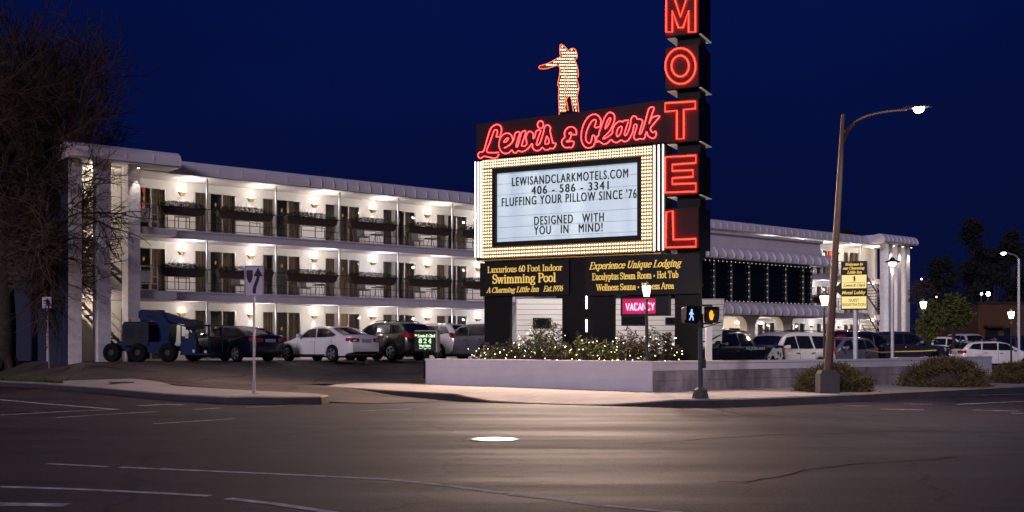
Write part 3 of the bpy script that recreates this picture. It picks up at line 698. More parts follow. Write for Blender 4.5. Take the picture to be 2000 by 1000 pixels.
# one glazed unit: side light, mullion, sliding door; frame > pane, curtain, door number
def unit_mesh(h):
    fr = MB(); T = .05
    def frame(a, c):
        fr.box(a, a+T, .02, .1, 0, h); fr.box(c-T, c, .02, .1, 0, h); fr.box(a+T, c-T, .02, .1, h-T, h); fr.box(a+T, c-T, .02, .1, 0, T)
    frame(.07, .66); frame(.78, 2.08); fr.box(1.38, 1.43, .03, .09, T, h-T); fr.box(.66, .78, -.0, .14, 0, h)
    pn = MB(); pn.box(.12, .61, .055, .065, T, h-T); pn.box(.83, 1.38, .055, .065, T, h-T); pn.box(1.43, 2.03, .065, .075, T, h-T)
    def cur(a, c):
        cb = MB(); n = int((c-a)/.045); v = []
        for i in range(n+1):
            xx = a+(c-a)*i/n; yy = .22+.03*math.sin(i*1.9)+.012*math.sin(i*4.1); v += [(xx, yy, .02), (xx, yy, h)]
        cb.add(v, [(2*i, 2*i+2, 2*i+3, 2*i+1) for i in range(n)]); return cb
    return fr, pn, [cur(.05, .7), cur(1.4, 2.1), cur(.76, 1.15)]
UNIT = {}
def place_unit(u, fi):
    h = 2.26 if fi == 0 else 1.97; key = h
    if key not in UNIT:
        fr, pn, cs = unit_mesh(h)
        f = fr.build("window", M['alu'], bld); pn.build("pane", M['glass'], f)
        for c in cs[:2]: c.build("curtain", M['curtain'], f)
        a = MB(); a.prism([(1.06, 1.37), (1.10, 1.37), (1.11, 1.47), (1.08, 1.54), (1.05, 1.47)], .02, .05, 'y'); a.build("door_number", M['door_amber'], f)
        UNIT[key] = f; o = f
    else: o = copy_tree(UNIT[key], bld)
    o.location = (u, WY, FLO[fi]+.03); return o
unit_objs = {}
for i, u in enumerate(units):
    if not vis(u): continue
    for fi in range(3):
        o = unit_objs[(i, fi)] = place_unit(u, fi)
        if o not in UNIT.values() and rnd.random() < .45:            # some rooms have a curtain drawn back
            cu_ = [c for c in o.children if c.name.startswith('curtain')]; c = rnd.choice(cu_); c.scale.x = rnd.uniform(.35, .6)
            c.location.x = (.05 if c is cu_[0] else 1.4)*(1-c.scale.x)
# balcony rails with their rectangle pattern
def rail_mesh(L):
    b = MB()
    def bar(x0, z0, x1, z1, r=.014): b.box(min(x0, x1)-r, max(x0, x1)+r, -r, r, min(z0, z1)-r, max(z0, z1)+r)
    bar(0, 1.02, L, 1.02, .022); bar(0, .10, L, .10)
    bar(.42, .1, .42, 1.02); bar(L-.42, .1, L-.42, 1.02)
    bar(0, .42, L, .42)
    for x in (.2, .9, L-.9, L-.2): bar(x, .42, x, .8)
    for x in (.75, 1.25, L-1.25, L-.75): bar(x, .1, x, .58)
    bar(.2, .8, .9, .8); bar(L-.9, .8, L-.2, .8); bar(.75, .58, 1.25, .58); bar(L-1.25, .58, L-.75, .58); bar(L/2-.35, .62, L/2+.35, .62)
    return b
R0 = None
for i, s in enumerate([POST0-BAY]+posts):
    if not (vis(s) and s+BAY < 47.5): continue
    for fi in (1, 2):
        x0 = s+.05 if i else -5.35; L = s+BAY-.05-x0
        if i and R0: o = R0.copy(); COL.objects.link(o)
        else:
            o = rail_mesh(L).build("railing", M['rail'], bld)
            if i: R0 = o
        o.location = (x0, -.03, FLO[fi])
for s0, sg in ((-6.45, 1), (46.2, 1)):
    for fi in (1, 2):
        b = MB()
        def bar(x0, z0, x1, z1, r=.022): b.box(min(x0, x1)-r, max(x0, x1)+r, -.06-r, -.06+r, min(z0, z1)-r, max(z0, z1)+r)
        bar(0, 1.04, 1.05, 1.04); bar(0, .04, 1.05, .04); bar(1.05, .04, 1.05, 1.04); bar(.7, .04, .7, .3); bar(.3, .82, .3, 1.04); bar(.8, .3, .8, 1.04); bar(0, .3, 1.05, .3); bar(0, .82, .8, .82); bar(.8, .6, 1.05, .6); bar(.05, .04, .05, 1.04)
        b.box(.12, .72, -.12, -.085, .36, .78)
        o = b.build("end_railing", M['white_rail'], bld); o.location = (s0, -.1, FLO[fi])
# stairs inside the porticos
def stair(x0, x1, z0, z1, y, w=.9):
    b = MB(); n = 13; d = (x1-x0)/n
    for i in range(n):
        z = z0+(z1-z0)*(i+.6)/n; b.box(min(x0+d*i, x0+d*(i+1)), max(x0+d*i, x0+d*(i+1)), y, y+w, z-.05, z)
    sg = math.copysign(1, d)
    for yy in (y-.05, y+w+.01):
        b.prism([(x0, z0-.12), (x1, z1-.12), (x1, z1+.06), (x0, z0+.06)], yy, yy+.04, 'y')
    b.build("staircase", M['rail'], bld)
    r = MB()
    for k in (.45, .9): r.tube([(x0, y-.03, z0+k), (x1, y-.03, z1+k)], .02, 5)
    for t in (0, .25, .5, .75, 1): r.cyl((x0+(x1-x0)*t, y-.03, z0+(z1-z0)*t), (x0+(x1-x0)*t, y-.03, z0+(z1-z0)*t+.9), .015, n=5)
    r.build("stair_rail", M['white_rail'], bld)
for z0, z1 in ((F1-.1, F2), (F2, F3)):
    stair(-6.0, -9.0, z0, z1, .2); stair(49.9, 46.8, z0, z1, -.4)
# door openings (dark) behind the stair landings
for fi in range(3):
    b = MB(); b.box(-8.9, -8.1, WY-.03, WY+.05, FLO[fi], FLO[fi]+1.95); b.box(-7.35, -6.95, WY-.03, WY+.05, FLO[fi]+.3, FLO[fi]+1.95); b.build("stair_door", M['curtain'], bld)
for a_, c_ in ((S0+.36, S0+2.6), (S1-2.0, S1-.3)): b = MB(); b.box(a_, c_, WY, WY+.2, -.2, 8.85); b.build("wall", M['stucco'], bld)
# red exit sign on the right end
b = MB(); b.box(44.9, 45.5, WY-.08, WY-.01, 8.05, 8.35); b.build("exit_sign", M['exit_red'], bld)
# ---- pool wing: upper storey of black glass over an arched lobby
PY = -6.0; X0, X1 = 17.0, 33.4
b = MB(); b.box(X0, X1-.3, PY-.15, .0, 7.0, 7.75); b.box(X0, X1-.2, PY-.3, 0, 7.7, 7.82); b.build("parapet", M['slab'], bld)
b = MB(); b.box(X0, X1-1.0, PY+.12, -.3, 3.3, 7.0); b.build("pool_wing_wall", M['black'], bld)
b = MB(); b.box(X0, X1-1.0, PY-.02, PY+.1, 4.0, 6.25); b.build("pool_glazing", M['pool_glass'], bld)
PM = [22.2, 23.55, 25.0, 26.55, 28.2, 29.9, 31.55, 32.35]
for s in PM[:]:
    b = MB(); b.box(s-.05, s+.05, PY-.09, PY-.021, 3.95, 6.3); b.build("pool_mullion", M['mullion'], bld)
fascia(X0, X1, PY-.95, 6.25, 7.0, .72, "awning", dep=.75, rib=.13)
fascia(X0+2.9, X1-.1, PY-.85, 3.22, 3.98, .72, "awning", dep=.75, rib=.13)
b = MB(); b.box(X0, X1, PY-.2, PY+.02, 6.7, 6.98); b.box(X0, X1-.2, PY-.1, 0, 3.2, 3.3); b.build("awning_soffit", M['slab'], bld)
for a in (23.4, 26.7, 30.0):
    arch = MB(); arch.box(a-.35, a+.35, PY-.05, PY+.45, -.1, 2.6)
    for k in range(8):
        t0, t1 = k/8*math.pi/2, (k+1)/8*math.pi/2
        for sg in (-1, 1):
            xa, xb = a+sg*(.35+.6*(1-math.cos(t0))), a+sg*(.35+.6*(1-math.cos(t1)))
            za = 2.6+.6*math.sin(t0)
            arch.box(min(xa, xb), max(xa, xb)+.0005, PY-.048, PY+.448, za, 3.199)
    arch.box(a-.35, a+.35, PY-.05, PY+.45, 2.6, 3.2); arch.build("lobby_arch", M['lobby'], bld)
b = MB(); b.box(X0, X1-2.5, -2.2, -2.0, -.1, 3.2); b.build("lobby_wall", M['lobby'], bld)
b = MB()
for a in (23.0, 24.6, 26.8, 28.0, 29.4):
    b.box(a, a+.9, -2.28, -2.2, .9, 2.6)
b.build("lobby_window", M['car_glass'], bld)
for a in (22.6, 25.4, 28.2, 30.4): lamp("lobby_lamp", 'POINT', bld, (a, PY+2.2, 2.7), 70, (1, .88, .74), .15)
lb = MB()
for a in (22.6, 25.4, 28.2, 30.4): lb.lathe([(.02, 2.98), (.16, 2.94), (.16, 2.86), (.02, 2.84)], (a, PY+2.2, 0), 12)
lb.build("lobby_ceiling_light", M['warm_glow'], bld)
b = MB()                                                # string bulbs round the black glazing
bp = []
for s in np.arange(21.6, 32.4, .36): bp += [(s, PY-.16, 6.2), (s, PY-.16, 4.02)]
for s in PM[0:]:
    for z in np.arange(4.3, 6.05, .34): bp.append((s-.13, PY-.12, z))
strg = thing("string_lights", "string of small white bulbs outlining the black pool windows between the two awnings", "string lights", P0, TH)
wire = MB(); wire.tube([(21.5, PY-.16, 6.23), (32.5, PY-.16, 6.23)], .008, 4); wire.tube([(21.5, PY-.16, 3.99), (32.5, PY-.16, 3.99)], .008, 4)
for s in PM: wire.tube([(s-.13, PY-.1, 3.99), (s-.13, PY-.1, 6.23)], .008, 4)
wire.build("wire", M['rail'], strg)
bp.sort(key=lambda p: p[0]); base = MB(); base.ball((0, 0, 0), .021); b0 = base.build("bulb", M['fairy_cool'], strg, loc=bp[0])
for p in bp[1:100]: o = b0.copy(); COL.objects.link(o); o.location = p
rest = MB()
for p in bp[100:]: rest.ball(p, .021)
if rest.v: tag(rest.build("far_bulbs", M['fairy_cool'], strg), kind="stuff")

# ------------------------------------------------------------------ sconces, planters, balcony furniture
FL = ["ground floor", "second floor", "top floor"]; ORD = ["first", "second", "third", "fourth", "fifth", "sixth", "seventh", "eighth"]
sc0 = None
def bw(s, w, z): p = SN(s, -w, z); return p
def make_sconce():
    t = thing("wall_sconce", None, "wall lamp", (0, 0, 0), TH)
    b = MB()
    b.prism([(-.17, .10), (.17, .10), (.14, .02), (-.14, .02)], -.17, -.0, 'y'); b.prism([(-.115, .02), (.115, .02), (.09, -.06), (-.09, -.06)], -.13, -.001, 'y'); b.build("shade", M['brass'], t)
    b = MB(); b.box(-.14, .14, -.15, -.02, .101, .112); b.build("bulb", M['sconce_glow_and_fill'], t)
    return t
def sconce(s, fi, label, cool=False):
    global sc0
    z = FLO[fi]+(2.04 if fi == 0 else 1.80)
    if sc0 is None: sc0 = make_sconce(); t = sc0
    else: t = copy_tree(sc0)
    t.location = bw(s, WY, z); t["label"] = label; t["group"] = "brass wall sconces on the motel"
    col = (.80, .83, 1.0) if cool else (1.0, .91, .84)
    w = SCW*rnd.uniform(.8, 1.2)
    lamp("sconce_uplight", 'SPOT', t, (0, -.15, .17), w*.25, col, .06, (R(180+8), 0, 0), 172, .5)
    lamp("sconce_glow_and_fill", 'POINT', t, (0, -1.15, .05), w*2.8, col, .05)  # fill added off the wall, stands in for bounced sconce light
    lamp("sconce_downlight", 'SPOT', t, (0, -.07, -.07), w*.6, col, .02, (R(4), 0, 0), 58, .35)
SCW = 11.5
cnt = {}
for i, u in enumerate(units):
    s = u+2.77
    if s > 47.2: continue
    for fi in range(3):
        if 13.5 < s < 33.2:
            if fi == 2 and s > 20: 
                lamp("ceiling_glow", 'SPOT', bld, (s, WY-.15, FLO[2]+1.9), SCW, (1, .8, .6), .05, (R(174), 0, 0), 150, .9)
            continue
        side = 'L' if s < 20 else 'R'; k = cnt.get((side, fi), 0); cnt[(side, fi)] = k+1
        lab = (f"brass wall sconce on the {FL[fi]}, {ORD[k]} from the left portico" if side == 'L' else f"small wall sconce on the {FL[fi]}, {ORD[k]} to the right of the black pool windows")
        sconce(s, fi, lab, cool=(side == 'L' and ((fi == 1 and k in (3,)) or (fi == 0 and k == 5))) or (side == 'R' and fi < 2))
# extra light on the left stair landing and right stair landing ceilings
for s, sd, nm in ((-7.9, .3, "left"), (48.6, .3, "right")):
    for fi, zc in enumerate((3.44, 6.13, 8.83)):
        t = thing("ceiling_downlight", f"round ceiling lamp over the {nm} portico stair on the {FL[fi]}", "ceiling light", bw(s, sd, zc), TH, "ceiling lamps over the stairs")
        b = MB(); b.lathe([(.02, -.09), (.09, -.07), (.12, 0)], n=10); b.build("diffuser", M['sconce_glow_and_fill'], t)
        b = MB(); b.lathe([(.14, -.015), (.14, .0)], n=12); b.build("rim", M['steel'], t)
        lamp("stair_lamp", 'POINT', t, (0, -.1, -.22), 75, (1, .84, .66), .08)
# column downlights
for k, (s, nm) in enumerate(((-6.86, "right hand column of the left portico"), (48.2, "left column of the right portico"), (49.35, "middle column of the right portico"), (50.5, "outer column of the right portico"))):
    t = thing("column_spotlight", f"small spotlight shining down the {nm}", "spotlight", bw(s+.08, -1.66, 8.86), TH, "spotlights over the portico columns")
    b = MB(); b.cyl((0, 0, 0), (0, 0, -.10), .03, .055, 10); b.build("housing", M['steel'], t)
    b = MB(); b.lathe([(.045, -.112), (.045, -.101)], n=10); b.build("lens", M['sconce_glow_and_fill'], t)
    lamp("column_light", 'SPOT', t, (0, 0, -.13), 110 if s < 0 else 260, (1, .88, .76), .03, (R(7), 0, 0), 42, .6)
# planters
def make_planter(L, seed):
    q = random.Random(seed)
    t = thing("planter_box", None, "planter box", (0, 0, 0), TH)
    b = MB(); rings = []
    b.prism([(0, .34), (L, .34), (L-.06, .10), (L-.22, .0), (.22, .0), (.06, .10)], -.34, .0, 'y')
    b.box(-.01, L+.01, -.36, -.341, .28, .35)
    b.build("trough", M['soil_box'], t)
    f = MB()
    for i in range(2600):
        x = q.uniform(0, L); y = q.uniform(-.36, .02); h = .31+q.random()**1.2*.28*(1-((x-L/2)/(L/2))**4*.5)
        a = q.uniform(0, 6.3); r = q.uniform(.03, .07); c = Vector((x, y, h)); d = Vector((math.cos(a)*r, math.sin(a)*r, q.uniform(-.5, .8)*r)); e_ = Vector((-math.sin(a), math.cos(a), q.uniform(-1, 1)))*.014
        f.add([c-e_, c+e_, c+d*1.5], [(0, 1, 2)])
    for i in range(36):
        x = q.uniform(.05, L-.05); f.tube(smooth_path([(x, q.uniform(-.3, 0), .4), (x+q.uniform(-.1, .1), -.15, .5), (x+q.uniform(-.25, .25), -.15, q.uniform(.6, .86))], sub=2), .006, 3, r1=.003)
    f.build("foliage", M['conifer'], t)
    return t
PT = {}
pc = {}
for i, s in enumerate([POST0-BAY]+posts):
    for fi in (1, 2):
        if not (s < 10.5 or 33.0 < s < 43): continue
        L = 2.65; x0 = s+.36
        if i == 0: L = 2.0; x0 = -5.38
        side = 'L' if s < 20 else 'R'
        k = pc.get((side, fi), 0); pc[(side, fi)] = k+1
        key = (L, fi) if side == 'L' else (L, 1)
        if key not in PT: PT[key] = make_planter(L, fi*10+int(L*7)); t = PT[key]
        else: t = copy_tree(PT[key])
        t.location = bw(x0, -.07, FLO[fi]+.64)
        t["label"] = (f"brown trough of bushy plants on the {FL[fi]} railing, {ORD[k]} from the left portico" if side == 'L' else f"small dark planter on the {FL[fi]} railing, {ORD[k]} right of the black pool windows")
        t["group"] = "planter boxes along the balcony railings"
# balcony chairs and tables
def make_chair():
    t = thing("patio_chair", None, "chair", (0, 0, 0), TH)
    b = MB(); b.box(-.24, .24, -.24, .22, .40, .44); b.build("seat", M['rail'], t)
    b = MB(); b.prism([(.22, .42), (.25, .42), (.34, .86), (.31, .86)], -.24, .24, 'x'); b.build("backrest", M['rail'], t)
    for sx in (-.22, .22):
        for sy in (-.21, .19): l = MB(); l.cyl((sx, sy, .02), (sx, sy, .41), .014, n=5); l.build("leg", M['rail'], t)
    return t
def make_table():
    t = thing("patio_table", None, "table", (0, 0, 0), TH)
    b = MB(); b.lathe([(.34, .56), (.35, .58), (.34, .6)], n=16); b.build("table_top", M['rail'], t)
    for a in range(3): l = MB(); l.cyl((.26*math.cos(a*2.1), .26*math.sin(a*2.1), .02), (.1*math.cos(a*2.1), .1*math.sin(a*2.1), .57), .014, n=5); l.build("leg", M['rail'], t)
    return t
ch = tb = None
for k, (s, fi) in enumerate(((5.75, 2), (9.0, 2), (-.9, 1), (2.5, 1), (5.8, 1), (9.1, 1), (42.3, 2))):
    nm = {5.75: "fourth", 9.0: "fifth", -.9: "second", 2.5: "third", 5.8: "fourth", 9.1: "fifth"}.get(s)
    where = f"below the {nm} planter from the portico, {FL[fi]} balcony" if nm else f"on the {FL[fi]} balcony near the right portico"
    if ch is None: ch = make_chair(); tb = make_table(); c, d = ch, tb
    else: c, d = copy_tree(ch), copy_tree(tb)
    c.location = bw(s-.35, .95, FLO[fi]); d.location = bw(s+.4, .85, FLO[fi])
    c["label"] = "dark metal chair "+where; d["label"] = "small dark round table "+where
    c["group"] = "balcony chairs"; d["group"] = "balcony tables"
# lit room with a table lamp, ground floor
t = thing("table_lamp", "glowing table lamp behind the ground floor window above the dark wagon", "lamp", bw(4.55, 2.25, F1+.75), TH)
b = MB(); b.lathe([(.02, .32), (.20, .30), (.14, .66), (.02, .66)], n=14); b.build("lamp_shade", M['shade'], t)
b = MB(); b.lathe([(.09, 0), (.10, .02), (.03, .06), (.05, .18), (.02, .33)], n=10); b.build("base", M['brass'], t)
lamp("table_lamp_light", 'POINT', t, (0, 0, .8), 22, (1, .66, .34), .1)
t2 = thing("bedside_cabinet", "low bedside cabinet holding the glowing table lamp indoors", "cabinet", bw(4.55, 2.25, F1), TH)
b = MB(); b.box(-.3, .3, -.22, .22, .0, .71); b.build("cabinet_body", M['curtain'], t2)
b = MB(); b.box(-.33, .33, -.25, .25, .711, .75); b.build("cabinet_top", M['soil_box'], t2)

# ------------------------------------------------------------------ the big neon sign (its own frame: x along its face, y away from its face)
SO = Vector((4.57, 33, 0))*1.07; SR = Vector((.892, -.452, 0)); SA = Vector((.452, .892, 0)); SROT = math.atan2(-.452, .892)
SIGNW = 1250
def SP(u, v, y=0.):
    d = Vector(((u-1000)/FPX, 1, (HOR-v)/FPX)); t = (SO.dot(SA)+y)/d.dot(SA); p = d*t
    return ((p-SO).dot(SR), p.z+EYE)
def S3(u, v, y=0.): x, z = SP(u, v, y); return (x, y, z)
def rect(TL, TR, BR, BL, y=0.):
    a, b_, c, d = SP(*TL, y), SP(*TR, y), SP(*BR, y), SP(*BL, y)
    return (a[0]+d[0])/2, (b_[0]+c[0])/2, (c[1]+d[1])/2, (a[1]+b_[1])/2      # x0 x1 z0 z1
def swin(loc_y): pass
sign = thing("motel_sign", "tall black motel sign structure with bulb-framed lit reader board on dark pylons", "sign", SO, SROT)
cx0, cx1, cz0, cz1 = rect((940, 313), (1277, 283), (1272, 491), (943, 506))
fx0, fx1, fz0, fz1 = rect((962, 330), (1252, 305), (1252, 469), (962, 483))
px0, px1, pz0, pz1 = rect((973, 338), (1248, 318.5), (1246, 461), (969.5, 473), .1)
tx0 = SP(926, 400)[0]; tx1 = SP(1297, 400)[0]
b = MB(); b.box(tx0, tx1, .16, .75, cz0-.04, cz1+.06); b.build("cabinet", M['tower'], sign)
b = MB(); b.box(cx0, cx1, .0, .159, fz1, cz1); b.box(cx0, cx1, 0, .159, cz0, fz0); b.box(cx0, fx0, .0, .159, fz0, fz1); b.box(fx1, cx1, 0, .159, fz0, fz1); b.build("bulb_border", M['gold'], sign)
b = MB(); b.box(fx0+.001, px0, -.03, .155, fz0+.001, fz1-.001); b.box(px1, fx1-.001, -.03, .155, fz0+.001, fz1-.001); b.box(px0, px1, -.03, .155, fz0+.001, pz0); b.box(px0, px1, -.03, .155, pz1, fz1-.001); b.build("board_frame", M['black'], sign)
b = MB(); b.box(px0, px1, .1, .15, pz0, pz1); pan = b.build("reader_panel", M['lightbox'], sign)
# uneven back light of the reader board and its letter rails
t_ = M['lightbox'].node_tree; bs = t_.nodes["Principled BSDF"]
tcn = t_.nodes.new("ShaderNodeTexCoord"); mpn = t_.nodes.new("ShaderNodeMapping"); mpn.inputs["Scale"].default_value = (1.1, .1, .16)
nn_ = t_.nodes.new("ShaderNodeTexNoise"); nn_.inputs["Scale"].default_value = 1.6; nn_.inputs["Detail"].default_value = 2
rr_ = t_.nodes.new("ShaderNodeValToRGB"); rr_.color_ramp.elements[0].position = .3; rr_.color_ramp.elements[0].color = (.34, .50, .61, 1); rr_.color_ramp.elements[1].position = .72; rr_.color_ramp.elements[1].color = (.60, .78, .86, 1)
t_.links.new(tcn.outputs["Object"], mpn.inputs[0]); t_.links.new(mpn.outputs[0], nn_.inputs[0]); t_.links.new(nn_.outputs["Fac"], rr_.inputs[0]); t_.links.new(rr_.outputs[0], bs.inputs["Emission Color"])
b = MB()
for k in range(6): z = pz0+.14+k*(pz1-pz0-.14)/6; b.box(px0, px1, .092, .099, z-.008, z+.004)
b.build("letter_rail", M['steel'], sign)
def text_px(me, name, mtl, parent, uL, vL, uR, cap_px, y, slant=0., capref=1.0):
    x0, z0 = SP(uL, vL, y); x1, _ = SP(uR, vL, y)
    zt = SP(uL, vL-cap_px, y)[1]
    return place_text(me, name, mtl, parent, x0, x1, z0, zt-z0, y, slant, capref)
for txt, uL, vL, uR, cap in (("LEWISANDCLARKMOTELS.COM", 1000, 363.5, 1227, 16.3), ("406 - 586 - 3341", 1038, 380, 1189, 15.5), ("FLUFFING YOUR PILLOW SINCE '76", 980, 403.5, 1243.5, 16.3), ("DESIGNED   WITH", 1043.5, 439.5, 1179.5, 16.3), ("YOU   IN   MIND!", 1043, 458.5, 1177, 16)):
    text_px(bold_mesh(sans_mesh(txt, 0, 1.22), .03), "lettering", M['ink'], sign, uL, vL, uR, cap, .088, 0, SANSCAP)
# white tubes down both sides
for u in (928.5, 934.5, 940): 
    b = MB(); a, c = S3(u, 316, -.02), S3(u, 503, -.02); b.cyl(a, c, .018, n=8); b.build("white_tube", M['neon_white'], sign)
for u, v0, v1 in ((1278, 284, 490), (1286.5, 283, 489), (1295, 282, 488)):
    b = MB(); a, c = S3(u, v0, -.02), S3(u, v1, -.02); b.cyl(a, c, .022, n=8); b.build("white_tube", M['neon_white'], sign)
# marquee bulbs
bl = []
def rows(x0, x1, z0, z1, dx, nz):
    n = max(1, round((x1-x0)/dx))
    for j in range(nz):
        z = z0+(z1-z0)*(j+.5)/nz
        for i in range(n): bl.append((x0+(x1-x0)*(i+.5)/n, -.015, z))
BD = .094
rows(cx0+.02, cx1-.02, fz1+.03, cz1-.01, BD, 3); rows(cx0+.02, cx1-.02, cz0+.01, fz0-.02, BD, 3)
rows(cx0+.02, fx0-.01, fz0, fz1, BD, round((fz1-fz0)/.115)); rows(fx1+.01, cx1-.02, fz0, fz1, BD, round((fz1-fz0)/.115))
bl.sort(key=lambda p: -p[0])
base = MB(); base.ball((0, 0, 0), .030, 7, 5); b0 = base.build("bulb", M['bulb'], sign, loc=bl[0])
for p in bl[1:100]: o = b0.copy(); COL.objects.link(o); o.location = p
rest = MB()
for p in bl[100:]: rest.ball(p, .030, 6, 4)
tag(rest.build("marquee_bulbs", M['bulb'], sign), kind="stuff")
for zf, xs in (((cz1+fz1)/2, 4), ((cz0+fz0)/2, 4)):
    for k in range(xs): lamp("bulb_light", 'SPOT', sign, (cx0+(cx1-cx0)*(k+.5)/xs, -.05, zf), SIGNW, (1, .74, .58), .06, (R(-88), 0, 0), 170, .35)
# tube fixture between the two middle pylons
tx = SP(1145.3, 620)[0]
for v0, v1 in ((577, 603), (624, 648)):
    b = MB(); a, c = S3(1145.3, v0, -.02), S3(1145.3, v1, -.02); b.cyl(a, c, .026, n=8); b.build("slit_tube", M['neon_white'], sign)
for u in (1040, 1145, 1255, 1345): x_, z_ = SP(u, 560, .8); b = MB(); b.box(x_-.5, x_+.5, .68, .80, z_, z_+.08); b.build("trailer_fill_housing", M['tower'], sign); lamp("trailer_fill", 'SPOT', sign, (x_, .86, z_-.02), 240, (1, .93, .88), .15, (R(62), 0, 0), 150, .8)  # unseen lamps and housings added behind the sign to brighten the trailer
# pylons, header, spine
gz = .80
for u0, u1 in ((946, 996), (1098, 1143.5), (1147.5, 1199), (1318, 1368)):
    b = MB(); x0 = SP(u0, 640)[0]; x1 = SP(u1, 640)[0]; b.box(x0, x1, 0, .18, gz, SP(u0, 572)[1] if u0 < 1300 else SP(u0, 500)[1]); b.build("pylon", M['tower'], sign)
hx0, hx1 = SP(946, 540)[0], SP(1367, 540)[0]; hz0, hz1 = SP(1150, 576)[1], cz0-.05
b = MB(); b.box(hx0, hx1-.02, .02, .165, hz0, hz1-.05); b.build("header_beam", M['tower'], sign)
b = MB(); b.tube([(tx0+.2, .0, hz1-.02), (tx1-.1, .0, hz1-.02)], .02, 6); b.tube([(tx0+1.5, .3, hz1+.0), (tx1-.6, .3, hz1+.01)], .02, 6); b.build("conduit", M['brass'], sign)
sx0, sx1 = SP(1320, 300)[0], SP(1365, 300)[0]
b = MB(); b.box(sx0, sx1, .15, .75, SP(1320, 505)[1], SP(1320, -90)[1]); b.build("tower_spine", M['tower'], sign)
# letter boxes
LET = {
 'M': (-52, 68, [[(62, 125), (62, -20), (90, -20), (118, 66), (147, -20), (176, -20), (176, 125), (150, 125), (150, 42), (128, 108), (110, 108), (86, 42), (86, 125)]]),
 'O': (88, 172, [[(118+59*math.cos(R(a)), 258+70*math.sin(R(a))) for a in range(0, 360, 12)], [(117+34*math.cos(R(a)), 258+41*math.sin(R(a))) for a in range(0, 360, 15)]]),
 'T': (193, 277, [[(58, 403), (176, 396), (176, 424), (131, 428), (131, 541), (104, 543), (104, 432), (58, 436)]]),
 'E': (299, 381, [[(58, 614), (178, 607), (178, 636), (86, 643), (86, 668), (167, 664), (167, 690), (86, 696), (86, 719), (178, 716), (178, 748), (58, 752)]]),
 'L': (405, 486, [[(62, 828), (88, 824), (90, 936), (178, 933), (178, 964), (60, 966)]]),
}
bx0, bx1 = SP(1297.5, 250, -.2)[0], SP(1363.5, 250, -.2)[0]
for L, (v0, v1, loops) in LET.items():
    t = thing("letter_box", f"black sign box with the red neon letter {L} on the motel tower", "sign letter", SO, SROT, "neon letter boxes of the tower")
    z1, z0 = SP(1330, v0, -.2)[1], SP(1330, v1, -.2)[1]
    b = MB(); b.box(bx0, bx1, -.1, 1.15, z0, z1); b.build("box", M['tower'], t)
    b = MB(); b.box(bx0+.02, bx1-.02, -.125, -.101, z0+.02, z1-.02); b.build("face", M['redface'], t)
    if L != 'L': b = MB(); b.box(bx0+.03, sx0-.02, .0, 1.1, z0-.02, z0-.002); b.box(sx1+.02, bx1-.03 if bx1-.03 > sx1+.1 else sx1+.1, -.05, 1.1, z0-.02, z0-.002) ; b.box(bx0+.05, bx1-.05, .80, 1.1, z0-.021, z0-.003); b.build("underside_glow", mat("underside_panel", (.7, .66, .64), .6, emis=(1, .88, .8), es=.14), t)  # weak emission put into the white undersides so they look lit
    b = MB(); b2 = MB()
    for lp in loops:
        pts = [S3(1270+p[0]/2, p[1]/2, -.165) for p in lp]; b.tube(pts, .021, 7, True)
        cxm = sum(p[0] for p in pts)/len(pts); czm = sum(p[2] for p in pts)/len(pts)
    b.build("neon_tube", M['neon_red'], t)
    # dark unlit bulbs inside the letter stroke
    bb = MB()
    for k in range(11):
        for j in range(3):
            f = k/10
            if L == 'T': q = (110+j*8, 420+f*115)
            elif L == 'E': q = (66+j*6, 622+f*120)
            elif L == 'L': q = (68+j*7, 838+f*115)
            elif L == 'O': q = (118+(42+j*6)*math.cos(f*5.7), 258+(50+j*6)*math.sin(f*5.7))
            else: q = (68+j*6, -10+f*125)
            bb.ball(S3(1270+q[0]/2, q[1]/2, -.13), .016, 5, 3)
    bb.build("unlit_bulbs", M['redface'], t)
